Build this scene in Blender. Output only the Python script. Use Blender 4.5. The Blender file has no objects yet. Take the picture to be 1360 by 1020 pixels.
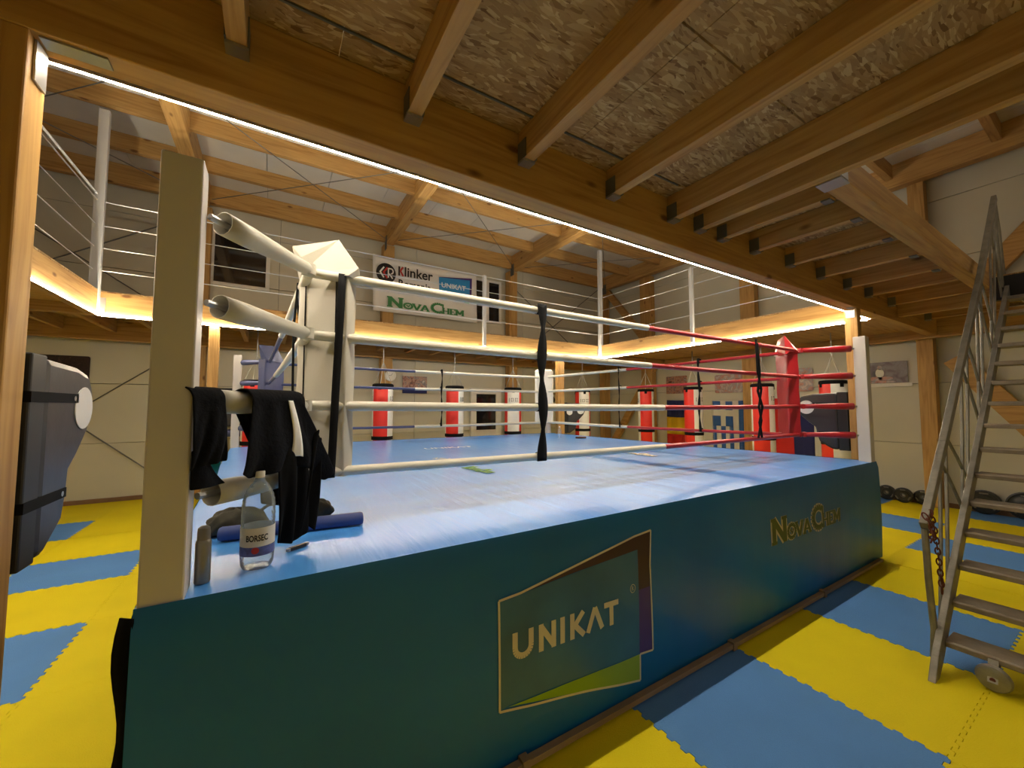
import bpy, bmesh, math, random
from mathutils import Vector, Matrix
random.seed(7)
PI = math.pi
S = bpy.context.scene
COL = S.collection

# ------------------------------------------------------------ camera, world, exposure
cam_d = bpy.data.cameras.new('camera'); cam = bpy.data.objects.new('camera', cam_d); COL.objects.link(cam)
cam_d.sensor_width = 36; cam_d.lens = 519.1/1360*36; cam_d.clip_start = .05
cam.location = (0, 0, 1.64)
cam.rotation_euler = (math.radians(93.33), 0, math.radians(58.475-90))
S.camera = cam
W = bpy.data.worlds.new('world'); S.world = W; W.use_nodes = True
W.node_tree.nodes['Background'].inputs[0].default_value = (.02, .025, .04, 1)
W.node_tree.nodes['Background'].inputs[1].default_value = .3
S.view_settings.view_transform = 'Standard'; S.view_settings.look = 'None'
S.view_settings.exposure = 0.33; S.view_settings.gamma = 1; S.view_settings.use_curve_mapping = False
LED = 160.0            # strength of the LED strips
LEDC = (1.0, .88, .69, 1)
FILL = 14.0           # two added fill lamps, out of view, to lift skirt and stairs, watts each

def fill_light(x, y, z, p):
    l = bpy.data.lights.new('fill_lamp', 'AREA'); l.energy = p; l.size = .9; l.shape = 'DISK'; l.color = (1, .87, .74)
    o = bpy.data.objects.new('fill_lamp', l); COL.objects.link(o); o.location = (x, y, z)
fill_light(1.2, -1.9, 2.9, FILL); fill_light(6.2, -1.2, 5.3, FILL)

# ------------------------------------------------------------ materials
MATS = {}
def base(name, color, rough=.5, metal=0., spec=.5):
    m = bpy.data.materials.new(name); m.use_nodes = True
    b = m.node_tree.nodes['Principled BSDF']
    b.inputs['Base Color'].default_value = (*color, 1); b.inputs['Roughness'].default_value = rough
    b.inputs['Metallic'].default_value = metal; b.inputs['Specular IOR Level'].default_value = spec
    MATS[name] = m
    return m, m.node_tree.nodes, m.node_tree.links, b
def N(nt, t, **kw):
    n = nt.new(t)
    for k, v in kw.items():
        if k in n.inputs: n.inputs[k].default_value = v
        else: setattr(n, k, v)
    return n
def ramp(nt, stops):
    r = nt.new('ShaderNodeValToRGB'); e = r.color_ramp.elements
    e[0].position = stops[0][0]; e[0].color = (*stops[0][1], 1); e[1].position = stops[-1][0]; e[1].color = (*stops[-1][1], 1)
    for p, c in stops[1:-1]:
        q = e.new(p); q.color = (*c, 1)
    return r
def coords(nt, lk, scale, rot=(0, 0, 0)):
    t = nt.new('ShaderNodeTexCoord'); mp = nt.new('ShaderNodeMapping'); mp.inputs['Scale'].default_value = scale
    mp.inputs['Rotation'].default_value = rot
    lk.new(t.outputs['Object'], mp.inputs[0]); return mp.outputs[0]
def mat(name, color, rough=.5, metal=0., spec=.5, var=.12, vscale=3., bump=0., bscale=80., bstretch=(1, 1, 1)):
    m, nt, lk, b = base(name, color, rough, metal, spec)
    if var:
        n = N(nt, 'ShaderNodeTexNoise', Scale=vscale, Detail=5.); lk.new(coords(nt, lk, (1, 1, 1)), n.inputs['Vector'])
        r = ramp(nt, [(.3, tuple(c*(1-var) for c in color)), (.7, tuple(min(1, c*(1+var)) for c in color))])
        lk.new(n.outputs[0], r.inputs[0]); lk.new(r.outputs[0], b.inputs['Base Color'])
    if bump:
        n = N(nt, 'ShaderNodeTexNoise', Scale=bscale, Detail=3.); lk.new(coords(nt, lk, bstretch), n.inputs['Vector'])
        bp = N(nt, 'ShaderNodeBump', Strength=bump, Distance=.01); lk.new(n.outputs[0], bp.inputs['Height']); lk.new(bp.outputs[0], b.inputs['Normal'])
    return m
def wood(name, axis, dark, light, rough=.55):
    m, nt, lk, b = base(name, light, rough, 0, .35)
    sc = [9., 9., 9.]; sc[axis] = .55
    n = N(nt, 'ShaderNodeTexNoise', Scale=2.2, Detail=7., Distortion=1.2); lk.new(coords(nt, lk, sc), n.inputs['Vector'])
    r = ramp(nt, [(.28, dark), (.5, tuple((a*.35+c*.65) for a, c in zip(dark, light))), (.72, light)])
    lk.new(n.outputs[0], r.inputs[0])
    ks = [5., 5., 5.]; ks[axis] = 2.2
    k = N(nt, 'ShaderNodeTexVoronoi', Scale=.9); lk.new(coords(nt, lk, ks), k.inputs['Vector'])
    kr = ramp(nt, [(.06, (.22, .1, .03)), (.13, (1, 1, 1))]); lk.new(k.outputs['Distance'], kr.inputs[0])
    mx = N(nt, 'ShaderNodeMix', data_type='RGBA', blend_type='MULTIPLY'); mx.inputs[0].default_value = .8
    lk.new(r.outputs[0], mx.inputs[6]); lk.new(kr.outputs[0], mx.inputs[7]); lk.new(mx.outputs[2], b.inputs['Base Color'])
    bp = N(nt, 'ShaderNodeBump', Strength=.12, Distance=.01); lk.new(n.outputs[0], bp.inputs['Height']); lk.new(bp.outputs[0], b.inputs['Normal'])
    return m
WD, WL = (.34, .17, .045), (.57, .345, .115)
for i, a in enumerate('xyz'): wood('wood_'+a, i, WD, WL)
WOOD = lambda d: MATS['wood_'+d]

def osb():
    m, nt, lk, b = base('osb', (.5, .35, .18), .75, 0, .25)
    outs = []
    for k, (rot, sc) in enumerate((((0, 0, .4), (16, 60, 9)), ((0, 0, 1.9), (15, 66, 8)), ((0, 0, -.7), (24, 70, 12)))):
        nz = N(nt, 'ShaderNodeTexNoise', Scale=3., Detail=2.); c = coords(nt, lk, (1, 1, 1)); lk.new(c, nz.inputs['Vector'])
        ad = N(nt, 'ShaderNodeVectorMath', operation='MULTIPLY_ADD'); lk.new(nz.outputs[1], ad.inputs[0]); ad.inputs[1].default_value = (.12, .12, 0)
        lk.new(c, ad.inputs[2])
        mp = nt.new('ShaderNodeMapping'); mp.inputs['Scale'].default_value = sc; mp.inputs['Rotation'].default_value = rot; lk.new(ad.outputs[0], mp.inputs[0])
        v = N(nt, 'ShaderNodeTexVoronoi', Scale=1.); lk.new(mp.outputs[0], v.inputs['Vector']); outs.append(v)
    bw = []
    for v in outs:
        s = nt.new('ShaderNodeSeparateColor'); lk.new(v.outputs['Color'], s.inputs[0]); bw.append(s)
    pick = nt.new('ShaderNodeMix'); pick.data_type = 'FLOAT'
    st = N(nt, 'ShaderNodeMath', operation='GREATER_THAN'); st.inputs[1].default_value = .5; lk.new(bw[2].outputs[1], st.inputs[0])
    lk.new(st.outputs[0], pick.inputs[0]); lk.new(bw[0].outputs[0], pick.inputs[2]); lk.new(bw[1].outputs[0], pick.inputs[3])
    r = ramp(nt, [(0, (.20, .105, .04)), (.18, (.34, .205, .085)), (.75, (.44, .285, .125)), (1, (.60, .44, .23))]); lk.new(pick.outputs[0], r.inputs[0])
    lk.new(r.outputs[0], b.inputs['Base Color'])
    bp = N(nt, 'ShaderNodeBump', Strength=.35, Distance=.004); lk.new(pick.outputs[0], bp.inputs['Height']); lk.new(bp.outputs[0], b.inputs['Normal'])
osb()
def wallm(name, color, axis, freq=34.):
    m, nt, lk, b = base(name, color, .5, 0, .4)
    w = N(nt, 'ShaderNodeTexWave', Scale=freq, Distortion=0.); w.bands_direction = axis; lk.new(coords(nt, lk, (1, 1, 1)), w.inputs['Vector'])
    bp = N(nt, 'ShaderNodeBump', Strength=.18, Distance=.003); lk.new(w.outputs[0], bp.inputs['Height']); lk.new(bp.outputs[0], b.inputs['Normal'])
    n = N(nt, 'ShaderNodeTexNoise', Scale=.8, Detail=4.); r = ramp(nt, [(.3, tuple(c*.93 for c in color)), (.7, tuple(c*1.04 for c in color))])
    lk.new(coords(nt, lk, (1, 1, 1)), n.inputs['Vector']); lk.new(n.outputs[0], r.inputs[0]); lk.new(r.outputs[0], b.inputs['Base Color'])
wallm('wall_x', (.62, .59, .47), 'Y'); wallm('wall_y', (.62, .59, .47), 'X')
mat('roof_white', (.74, .72, .64), .5, var=.04)
def canvas():
    m, nt, lk, b = base('canvas', (.1, .33, .78), .36, 0, .5)
    c = coords(nt, lk, (1, 1, 1))
    n = N(nt, 'ShaderNodeTexNoise', Scale=1.6, Detail=6.); lk.new(c, n.inputs['Vector'])
    r = ramp(nt, [(.3, (.05, .26, .80)), (.7, (.08, .34, .88))]); lk.new(n.outputs[0], r.inputs[0]); lk.new(r.outputs[0], b.inputs['Base Color'])
    n2 = N(nt, 'ShaderNodeTexNoise', Scale=5., Detail=3., Distortion=.4); lk.new(coords(nt, lk, (2.4, .3, 1), (0, 0, .12)), n2.inputs['Vector'])
    n3 = N(nt, 'ShaderNodeTexNoise', Scale=90., Detail=2.); lk.new(c, n3.inputs['Vector'])
    b1 = N(nt, 'ShaderNodeBump', Strength=.5, Distance=.02); lk.new(n2.outputs[0], b1.inputs['Height'])
    b2 = N(nt, 'ShaderNodeBump', Strength=.12, Distance=.003); lk.new(n3.outputs[0], b2.inputs['Height']); lk.new(b1.outputs[0], b2.inputs['Normal'])
    lk.new(b2.outputs[0], b.inputs['Normal'])
    b.inputs['Coat Weight'].default_value = .5; b.inputs['Coat Roughness'].default_value = .27; b.inputs['Coat IOR'].default_value = 1.5
canvas()
mat('skirt', (.003, .125, .34), .4, spec=.4, var=.12, vscale=1.2, bump=.35, bscale=3., bstretch=(2.6, 1, .3))
mat('black_cloth', (.003, .003, .0035), .95, spec=.15, var=.2, bump=.2, bscale=30)
mat('dark_knit', (.004, .0045, .007), .95, spec=.15, var=.25, bump=.4, bscale=60)
mat('yellow_mat', (.82, .66, .008), .65, spec=.18, var=.05, vscale=2, bump=.5, bscale=160)
mat('blue_mat', (.105, .275, .62), .65, spec=.2, var=.05, vscale=2, bump=.5, bscale=160)
mat('mat_core', (.55, .6, .5), .8, var=0)
mat('cream_vinyl', (.50, .48, .41), .4, var=.06, bump=.25, bscale=9)
mat('white_rope', (.66, .64, .55), .4, var=.05, bump=.1, bscale=14)
mat('red_vinyl', (.40, .012, .02), .35, var=.1, bump=.3, bscale=12)
mat('blue_vinyl', (.06, .075, .18), .4, var=.1, bump=.3, bscale=12)
mat('post_white', (.60, .57, .53), .45, var=.03)
mat('strap_black', (.005, .005, .006), .85, spec=.2, var=.1)
mat('steel', (.42, .42, .41), .38, .85, var=.1)
mat('steel_dull', (.17, .17, .16), .55, .6, var=.15)
mat('rail_grey', (.62, .62, .6), .4, .2, var=.03)
mat('cable', (.7, .7, .68), .3, .8, var=0)
mat('alu', (.25, .235, .195), .5, .55, var=.2, vscale=12, bump=.2, bscale=60)
mat('tread', (.27, .225, .17), .55, .45, var=.2, vscale=10, bump=.3, bscale=120)
mat('rust', (.13, .035, .018), .75, .3, var=.4, vscale=40)
mat('black_leather', (.028, .028, .032), .36, spec=.6, var=.15, bump=.25, bscale=7)
mat('black_side', (.012, .012, .013), .5, var=.1)
mat('white_print', (.85, .84, .80), .4, var=0)
mat('cream_print', (.62, .56, .40), .5, var=0)
mat('bag_red', (.72, .03, .02), .42, var=.06, bump=.15, bscale=10)
mat('bag_white', (.80, .78, .72), .42, var=.03, bump=.15, bscale=10)
mat('rubber', (.018, .018, .018), .35, spec=.6, var=.2)
mat('window_white', (.78, .76, .70), .4, var=.02)
mat('night_glass', (.012, .012, .014), .06, spec=.6, var=0)
mat('banner_white', (.80, .79, .76), .45, var=.03)
mat('green_print', (.04, .22, .07), .5, var=0)
mat('lime_print', (.22, .38, .012), .5, var=0)
mat('lime_bright', (.3, .6, .02), .5, var=0)
mat('olive_print', (.07, .10, .015), .5, var=0)
mat('ink_black', (.012, .01, .012), .5, var=0)
mat('ink_red', (.5, .03, .02), .5, var=0)
mat('print_blue', (.03, .27, .62), .4, var=0)
mat('print_brown', (.045, .014, .02), .4, var=0)
mat('print_purple', (.06, .02, .17), .4, var=0)
mat('brown_base', (.28, .19, .11), .6, var=.2)
mat('can_grey', (.26, .245, .21), .35, .55, var=.06)
mat('can_cap', (.17, .16, .14), .5, .2, var=.05)
mat('roll_blue', (.035, .065, .24), .6, var=.1)
mat('olive_bag', (.045, .042, .028), .8, var=.3, vscale=9, bump=.6, bscale=14)
mat('flag_navy', (.015, .02, .12), .8, var=.05); mat('flag_yellow', (.7, .45, .01), .8, var=.05); mat('flag_red', (.6, .02, .015), .8, var=.05)
mat('flag_blue', (.03, .11, .36), .8, var=.05); mat('flag_white', (.66, .64, .58), .8, var=.03)
mat('label_blue', (.10, .12, .32), .5, var=.3, vscale=60)
mat('label_cream', (.72, .69, .60), .5, var=0)
mat('teal_cloth', (.0, .25, .45), .7, var=.1)
mat('phone_dark', (.02, .018, .015), .3, var=0)
mat('clock_face', (.8, .79, .74), .5, var=0)
mat('pink_white', (.62, .5, .42), .5, var=0)
mat('speed_brown', (.12, .05, .03), .4, var=.1)
mat('baseboard', (.22, .12, .06), .6, var=.2)
m, nt, lk, b = base('led', (1, 1, 1), .5); b.inputs['Emission Color'].default_value = LEDC; b.inputs['Emission Strength'].default_value = LED
# PET: mostly clear with glossy rim
m = bpy.data.materials.new('pet'); m.use_nodes = True; MATS['pet'] = m; nt = m.node_tree.nodes; lk = m.node_tree.links
nt.remove(nt['Principled BSDF']); tr = N(nt, 'ShaderNodeBsdfTransparent'); tr.inputs[0].default_value = (.90, .95, .98, 1)
gl = N(nt, 'ShaderNodeBsdfGlossy', Roughness=.08); lw = N(nt, 'ShaderNodeLayerWeight', Blend=.18)
nz = N(nt, 'ShaderNodeTexNoise', Scale=60.); lk.new(coords(nt, lk, (1, 1, 1)), nz.inputs['Vector'])
bp = N(nt, 'ShaderNodeBump', Strength=.6, Distance=.004); lk.new(nz.outputs[0], bp.inputs['Height']); lk.new(bp.outputs[0], gl.inputs['Normal']); lk.new(bp.outputs[0], lw.inputs['Normal'])
mx = N(nt, 'ShaderNodeMixShader'); lk.new(lw.outputs['Fresnel'], mx.inputs[0]); lk.new(tr.outputs[0], mx.inputs[1]); lk.new(gl.outputs[0], mx.inputs[2])
df = N(nt, 'ShaderNodeBsdfDiffuse'); df.inputs[0].default_value = (.75, .85, .95, 1); m2 = N(nt, 'ShaderNodeMixShader'); m2.inputs[0].default_value = .14
lk.new(mx.outputs[0], m2.inputs[1]); lk.new(df.outputs[0], m2.inputs[2]); lk.new(m2.outputs[0], nt['Material Output'].inputs[0])
def poster_mat(name, cols, scale):
    m, nt, lk, b = base(name, cols[0], .35, 0, .5)
    c = coords(nt, lk, (1, 1, 1))
    n = N(nt, 'ShaderNodeTexNoise', Scale=scale, Detail=5., Distortion=1.5); lk.new(c, n.inputs['Vector'])
    k = len(cols); r = ramp(nt, [(.3+.42*i/(k-1), cc) for i, cc in enumerate(cols)]); lk.new(n.outputs[0], r.inputs[0]); lk.new(r.outputs[0], b.inputs['Base Color'])
poster_mat('poster_warm', [(.05, .015, .015), (.25, .09, .06), (.45, .25, .18), (.12, .1, .12), (.6, .5, .42)], 7.)
poster_mat('poster_pink', [(.25, .12, .1), (.5, .22, .16), (.3, .27, .27), (.55, .42, .36), (.2, .1, .09)], 5.)
poster_mat('poster_grey', [(.05, .035, .04), (.14, .1, .11), (.2, .18, .19), (.09, .06, .07)], 5.)
poster_mat('poster_dark', [(.01, .01, .01), (.04, .02, .02), (.015, .012, .012), (.1, .05, .045)], 9.)

# ------------------------------------------------------------ mesh helpers
class MB:
    def __init__(s): s.v = []; s.f = []; s.smooth = False
    def add(s, vs, fs):
        o = len(s.v); s.v += [tuple(v) for v in vs]; s.f += [tuple(i+o for i in f) for f in fs]; return s
    def box(s, a, b):
        (x0, y0, z0), (x1, y1, z1) = a, b
        return s.add([(x0, y0, z0), (x1, y0, z0), (x1, y1, z0), (x0, y1, z0), (x0, y0, z1), (x1, y0, z1), (x1, y1, z1), (x0, y1, z1)],
                     [(3, 2, 1, 0), (4, 5, 6, 7), (0, 1, 5, 4), (1, 2, 6, 5), (2, 3, 7, 6), (3, 0, 4, 7)])
    def beam(s, p, q, w, h, up=(0, 0, 1)):
        p, q = Vector(p), Vector(q); d = (q-p).normalized(); r = d.cross(Vector(up)).normalized(); u = r.cross(d).normalized()
        vs = []
        for c in (p, q):
            for i, j in ((-1, -1), (1, -1), (1, 1), (-1, 1)): vs.append(c+r*(w/2*i)+u*(h/2*j))
        return s.add(vs, [(0, 1, 2, 3), (7, 6, 5, 4), (0, 4, 5, 1), (1, 5, 6, 2), (2, 6, 7, 3), (3, 7, 4, 0)])
    def tube(s, pts, r, n=8, caps=True):
        pts = [Vector(p) for p in pts]; rs = r if isinstance(r, (list, tuple)) else [r]*len(pts)
        t = (pts[1]-pts[0]).normalized(); a = t.cross(Vector((0, 0, 1)))
        if a.length < .05: a = t.cross(Vector((1, 0, 0)))
        a.normalize(); vs = []
        for i, p in enumerate(pts):
            if 0 < i < len(pts)-1: t = (pts[i+1]-pts[i-1]).normalized()
            elif i == len(pts)-1 and i: t = (pts[i]-pts[i-1]).normalized()
            a = (a-t*a.dot(t)).normalized(); b = t.cross(a)
            for k in range(n):
                an = 2*PI*k/n; vs.append(p+(a*math.cos(an)+b*math.sin(an))*rs[i])
        fs = []
        for i in range(len(pts)-1):
            for k in range(n):
                k2 = (k+1) % n; fs.append((i*n+k, i*n+k2, (i+1)*n+k2, (i+1)*n+k))
        if caps: fs.append(tuple(range(n))[::-1]); fs.append(tuple((len(pts)-1)*n+k for k in range(n)))
        s.smooth = True
        return s.add(vs, fs)
    def lathe(s, prof, c, n=24, a0=0., a1=2*PI, axis='z'):
        full = abs(a1-a0-2*PI) < 1e-6; m = n if full else n+1; vs = []
        for r, z in prof:
            for k in range(m):
                a = a0+(a1-a0)*k/n; x, y = r*math.cos(a), r*math.sin(a)
                vs.append({'z': (c[0]+x, c[1]+y, c[2]+z), 'y': (c[0]+x, c[1]+z, c[2]+y), 'x': (c[0]+z, c[1]+x, c[2]+y)}[axis])
        fs = []
        for i in range(len(prof)-1):
            for k in range(n):
                k2 = (k+1) % m; fs.append((i*m+k, i*m+k2, (i+1)*m+k2, (i+1)*m+k))
        s.smooth = True
        return s.add(vs, fs)
    def prism(s, poly, f, d):          # poly of 2-D points, f maps (u, v, depth) to 3-D
        n = len(poly); vs = [f(u, v, 0) for u, v in poly]+[f(u, v, d) for u, v in poly]
        return s.add(vs, [tuple(range(n)), tuple(range(2*n-1, n-1, -1))]+[(i, i+n, (i+1) % n+n, (i+1) % n) for i in range(n)])
    def grid(s, fn, nu, nv):
        vs = [fn(i/nu, j/nv) for j in range(nv+1) for i in range(nu+1)]; w = nu+1
        s.smooth = True
        return s.add(vs, [(j*w+i, j*w+i+1, (j+1)*w+i+1, (j+1)*w+i) for j in range(nv) for i in range(nu)])
    def build(s, name, m, parent=None, solid=0., bevel=0., sub=0):
        me = bpy.data.meshes.new(name); me.from_pydata(s.v, [], s.f); me.validate()
        bm = bmesh.new(); bm.from_mesh(me); bmesh.ops.recalc_face_normals(bm, faces=bm.faces); bm.to_mesh(me); bm.free()
        if s.smooth:
            me.polygons.foreach_set('use_smooth', [True]*len(me.polygons))
            try: me.set_sharp_from_angle(angle=math.radians(40))
            except Exception: pass
        if isinstance(m, str): m = MATS[m]
        me.materials.append(m)
        o = bpy.data.objects.new(name, me); COL.objects.link(o)
        if parent:
            o.parent = parent; o.matrix_parent_inverse = Matrix.Translation(-wloc(parent))
        if solid: q = o.modifiers.new('solid', 'SOLIDIFY'); q.thickness = solid; q.offset = 0
        if bevel: q = o.modifiers.new('bevel', 'BEVEL'); q.width = bevel; q.segments = 2; q.limit_method = 'ANGLE'
        if sub: q = o.modifiers.new('sub', 'SUBSURF'); q.levels = sub; q.render_levels = sub
        return o
def wloc(o):
    v = Vector((0, 0, 0))
    if o.type == 'EMPTY': v = o.location.copy()
    return v
def tag(o, label=None, cat=None, group=None, kind=None):
    if label: o['label'] = label
    if cat: o['category'] = cat
    if group: o['group'] = group
    if kind: o['kind'] = kind
    return o
def thing(name, label, cat, loc=(0, 0, 0), group=None):
    o = bpy.data.objects.new(name, None); COL.objects.link(o); o.location = loc; o.empty_display_size = .1
    return tag(o, label, cat, group)
def setting(name, loc=(0, 0, 0)):
    o = bpy.data.objects.new(name, None); COL.objects.link(o); o.location = loc
    return tag(o, kind='structure')
def box(name, a, b, m, parent=None, bevel=0.): return MB().box(a, b).build(name, m, parent, bevel=bevel)

# lettering --------------------------------------------------------------
def text_mb(txt, w, h, f, depth=.002, bold=.0, fit_h=None):
    """built-in font turned into a mesh, scaled to w x h, f maps (u, v, d)"""
    cu = bpy.data.curves.new('t', 'FONT'); cu.body = txt; cu.size = 1; cu.offset = bold; cu.extrude = 0; cu.resolution_u = 3
    o = bpy.data.objects.new('t', cu); COL.objects.link(o); bpy.context.view_layer.update()
    me = bpy.data.meshes.new_from_object(o.evaluated_get(bpy.context.evaluated_depsgraph_get()))
    vs = [v.co.copy() for v in me.vertices]; fs = [tuple(p.vertices) for p in me.polygons]
    bpy.data.objects.remove(o); bpy.data.curves.remove(cu); bpy.data.meshes.remove(me)
    x0 = min(v.x for v in vs); x1 = max(v.x for v in vs); y0 = min(v.y for v in vs); y1 = max(v.y for v in vs)
    mb = MB(); mb.add([f((v.x-x0)/(x1-x0)*w, (v.y-y0)/(y1-y0)*h, depth) for v in vs], fs); return mb
def strokes(mb, segs, t, f, d=.002):
    for i, (x0, y0, x1, y1, *w) in enumerate(segs):
        w = w[0] if w else t; dx, dy = x1-x0, y1-y0; l = math.hypot(dx, dy); nx, ny = -dy/l*w/2, dx/l*w/2
        dd = d+i*.00001; n = max(1, min(12, int(l/.04)))
        vs = []
        for k in range(n+1):
            x, y = x0+dx*k/n, y0+dy*k/n; vs += [f(x+nx, y+ny, dd), f(x-nx, y-ny, dd)]
        mb.add(vs, [(2*k, 2*k+1, 2*k+3, 2*k+2) for k in range(n)])
def arc(cx, cy, rx, ry, a0, a1, n=14):
    p = [(cx+rx*math.cos(math.radians(a0+(a1-a0)*i/n)), cy+ry*math.sin(math.radians(a0+(a1-a0)*i/n))) for i in range(n+1)]
    return [(*p[i], *p[i+1]) for i in range(n)]
def nova_chem(f, w, h, d=.002, grow=0.):
    """slab lettering: big N and C, small caps between; unit height h, total width w"""
    mb = MB(); t = .18+grow; b = .12+grow
    def put(segs, x, s, sx=1.):
        strokes(mb, [(x+a*s*sx, c*s, x+e*s*sx, g*s, *(q*s for q in r)) for a, c, e, g, *r in segs], t*s*1.25, lambda u, v, dd: f(u*w/5.05, (v)*h, dd), d)
    Nn = [(.17, 0, .17, 1), (.83, 0, .83, 1), (.17, .95, .83, .05), (.0, b/2, .34, b/2, b), (0, 1-b/2, .3, 1-b/2, b), (.66, 1-b/2, 1, 1-b/2, b)]
    O = arc(.5, .5, .42, .42, 0, 360)
    O2 = [(.3, .62, .5, .38, .1), (.7, .62, .5, .38, .1), (.5, .5, .5, .3, .1), (.3, .62, .45, .6, .09), (.7, .62, .55, .6, .09)]
    V = [(.14, .97, .5, .03), (.86, .97, .5, .03), (0, 1-b/2, .34, 1-b/2, b), (.66, 1-b/2, 1, 1-b/2, b)]
    A = [(.14, .03, .5, .97), (.86, .03, .5, .97), (.28, .32, .72, .32, b), (0, b/2, .34, b/2, b), (.66, b/2, 1, b/2, b)]
    C = arc(.52, .5, .42, .43, 50, 310)+[(.84, .62, .84, .95, b)]
    H = [(.18, 0, .18, 1), (.82, 0, .82, 1), (.18, .5, .82, .5, b)]+[(x, y, x+.32, y, b) for x in (.02, .66) for y in (b/2, 1-b/2)]
    E = [(.2, 0, .2, 1), (.02, b/2, .85, b/2, b), (.02, 1-b/2, .85, 1-b/2, b), (.2, .5, .65, .5, b), (.83, 0, .83, .28, b), (.83, .72, .83, 1, b)]
    M = [(.15, 0, .15, 1), (.85, 0, .85, 1), (.15, .95, .5, .25), (.85, .95, .5, .25)]+[(x, b/2, x+.3, b/2, b) for x in (0, .7)]+[(x, 1-b/2, x+.22, 1-b/2, b) for x in (0, .78)]
    put(Nn, 0, 1.); put(O, .98, .62); put(O2, .98, .62)
    put(V, 1.52, .62); put(A, 2.05, .62); put(C, 2.72, 1.); put(H, 3.5, .62, .85); put(E, 4.02, .62, .72); put(M, 4.42, .62, 1.02)
    return mb

# ------------------------------------------------------------ floor of jigsaw mats
floor = setting('floor')
box('subfloor', (-5.2, -3.4, -.12), (9.6, 9.7, -.03), 'steel_dull', floor)
XS = [-5.1, -4.1, -3.1, -2.12, -1.15, -.27, .73, 1.73, 2.74, 3.73, 4.74, 5.6, 6.35, 7.2, 8.1, 8.8, 9.45]
YS = [-3.3, -2.4, -1.4, -.43, .57, 1.575, 2.45, 3.38, 4.33, 5.3, 6.15, 7.1, 8.05, 8.8, 9.5]
BLUE = {(7, 4), (9, 4), (12, 4), (13, 5), (3, 7), (3, 9), (2, 11), (7, 2), (9, 2), (3, 5), (1, 7), (1, 9), (3, 3), (15, 4), (15, 6), (13, 7), (11, 2), (13, 2)}
def seam(a0, a1, c, edge):
    """jigsaw edge running from a0 to a1 at coordinate c: list of (along, across)"""
    if edge: return [(a0, c), (a1, c)]
    n = max(4, round((a1-a0)*13)); pts = [(a0, c)]; A = .011
    for i in range(n):
        p = (a1-a0)/n; x = a0+i*p
        pts += [(x+.04*p, c), (x+.09*p, c+A), (x+.5*p, c+A), (x+.55*p, c-A*.6), (x+.96*p, c-A*.6)]
    pts.append((a1, c)); return pts
for i in range(len(XS)-1):
    for j in range(len(YS)-1):
        x0, x1, y0, y1 = XS[i], XS[i+1], YS[j], YS[j+1]
        if x0 > -.2 and x1 < 5.2 and y0 > 2 and y1 < 6.6: continue
        B = seam(x0, x1, y0, j == 0); T = seam(x0, x1, y1, j == len(YS)-2)
        Lf = seam(y0, y1, x0, i == 0); Rt = seam(y0, y1, x1, i == len(XS)-2)
        g = .0016
        hz = random.uniform(-.0008, .0008); I = .03
        sides = [[(a, b+g) for a, b in B], [(b-g, a) for a, b in Rt], [(a, b-g) for a, b in T[::-1]], [(b+g, a) for a, b in Lf[::-1]]]
        cl = lambda v, lo, hi: max(lo+I, min(hi-I, v))
        mb = MB(); mb.add([(x0+I, y0+I, hz), (x1-I, y0+I, hz), (x1-I, y1-I, hz), (x0+I, y1-I, hz)], [(0, 1, 2, 3)])
        for k, sd in enumerate(sides):
            sd[0] = (sd[0][0] if k % 2 == 0 else sd[0][0], sd[0][1]); n = len(sd)
            inn = [(cl(x, x0, x1), (y0+I if k == 0 else y1-I)) if k % 2 == 0 else ((x1-I if k == 1 else x0+I), cl(y, y0, y1)) for x, y in sd]
            mb.add([(x, y, hz) for x, y in sd]+[(x, y, hz) for x, y in inn]+[(x, y, -.03) for x, y in sd], [(q, q+1, n+q+1, n+q) for q in range(n-1)]+[(q+1, q, 2*n+q, 2*n+q+1) for q in range(n-1)])
        mb.build('floor_mat', 'blue_mat' if (i, j) in BLUE else 'yellow_mat', floor)

# ------------------------------------------------------------ walls
WZ = 5.95
def wall(name, o, u, length, normal, m, h0=1.03, bays=None):
    w = setting(name); o = Vector(o); u = Vector(u); nrm = Vector(normal)
    b0 = o-nrm*.12; e = b0+u*length-nrm*.04
    lo = [min(b0[k], e[k]) for k in range(2)]; hi = [max(b0[k], e[k]) for k in range(2)]
    box('wall_core', (lo[0], lo[1], -.1), (hi[0], hi[1], WZ+.1), 'steel_dull', w)
    z = -.02; bays = bays or [0, length]
    while z < WZ:
        z1 = min(z+h0, WZ)
        for a, b in zip(bays[:-1], bays[1:]):
            p = o+u*(a+.003); q = o+u*(b-.003)-nrm*.1
            mb = MB(); mb.box((min(p.x, q.x), min(p.y, q.y), z+.004), (max(p.x, q.x), max(p.y, q.y), z1-.004)); mb.build('wall_panel', m, w, bevel=.004)
        z = z1
    return w
wall('wall_back', (-5.2, 9.5, 0), (1, 0, 0), 14.8, (0, -1, 0), 'wall_y', bays=[0, 3.93, 5.25, 8.2, 11.4, 14.8])
wall('wall_right', (9.5, 9.6, 0), (0, -1, 0), 13, (-1, 0, 0), 'wall_x', bays=[0, 2.0, 4.85, 7.68, 13])
wall('wall_left', (-5.15, -3.4, 0), (0, 1, 0), 13, (1, 0, 0), 'wall_x')
wall('wall_front', (-5.2, -3.35, 0), (1, 0, 0), 14.8, (0, 1, 0), 'wall_y')
box('baseboard_back', (-5.1, 9.455, 0), (9.45, 9.495, .07), 'baseboard').__setitem__('kind', 'structure')
box('baseboard_right', (9.455, -3.2, 0), (9.495, 9.44, .07), 'baseboard').__setitem__('kind', 'structure')

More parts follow.
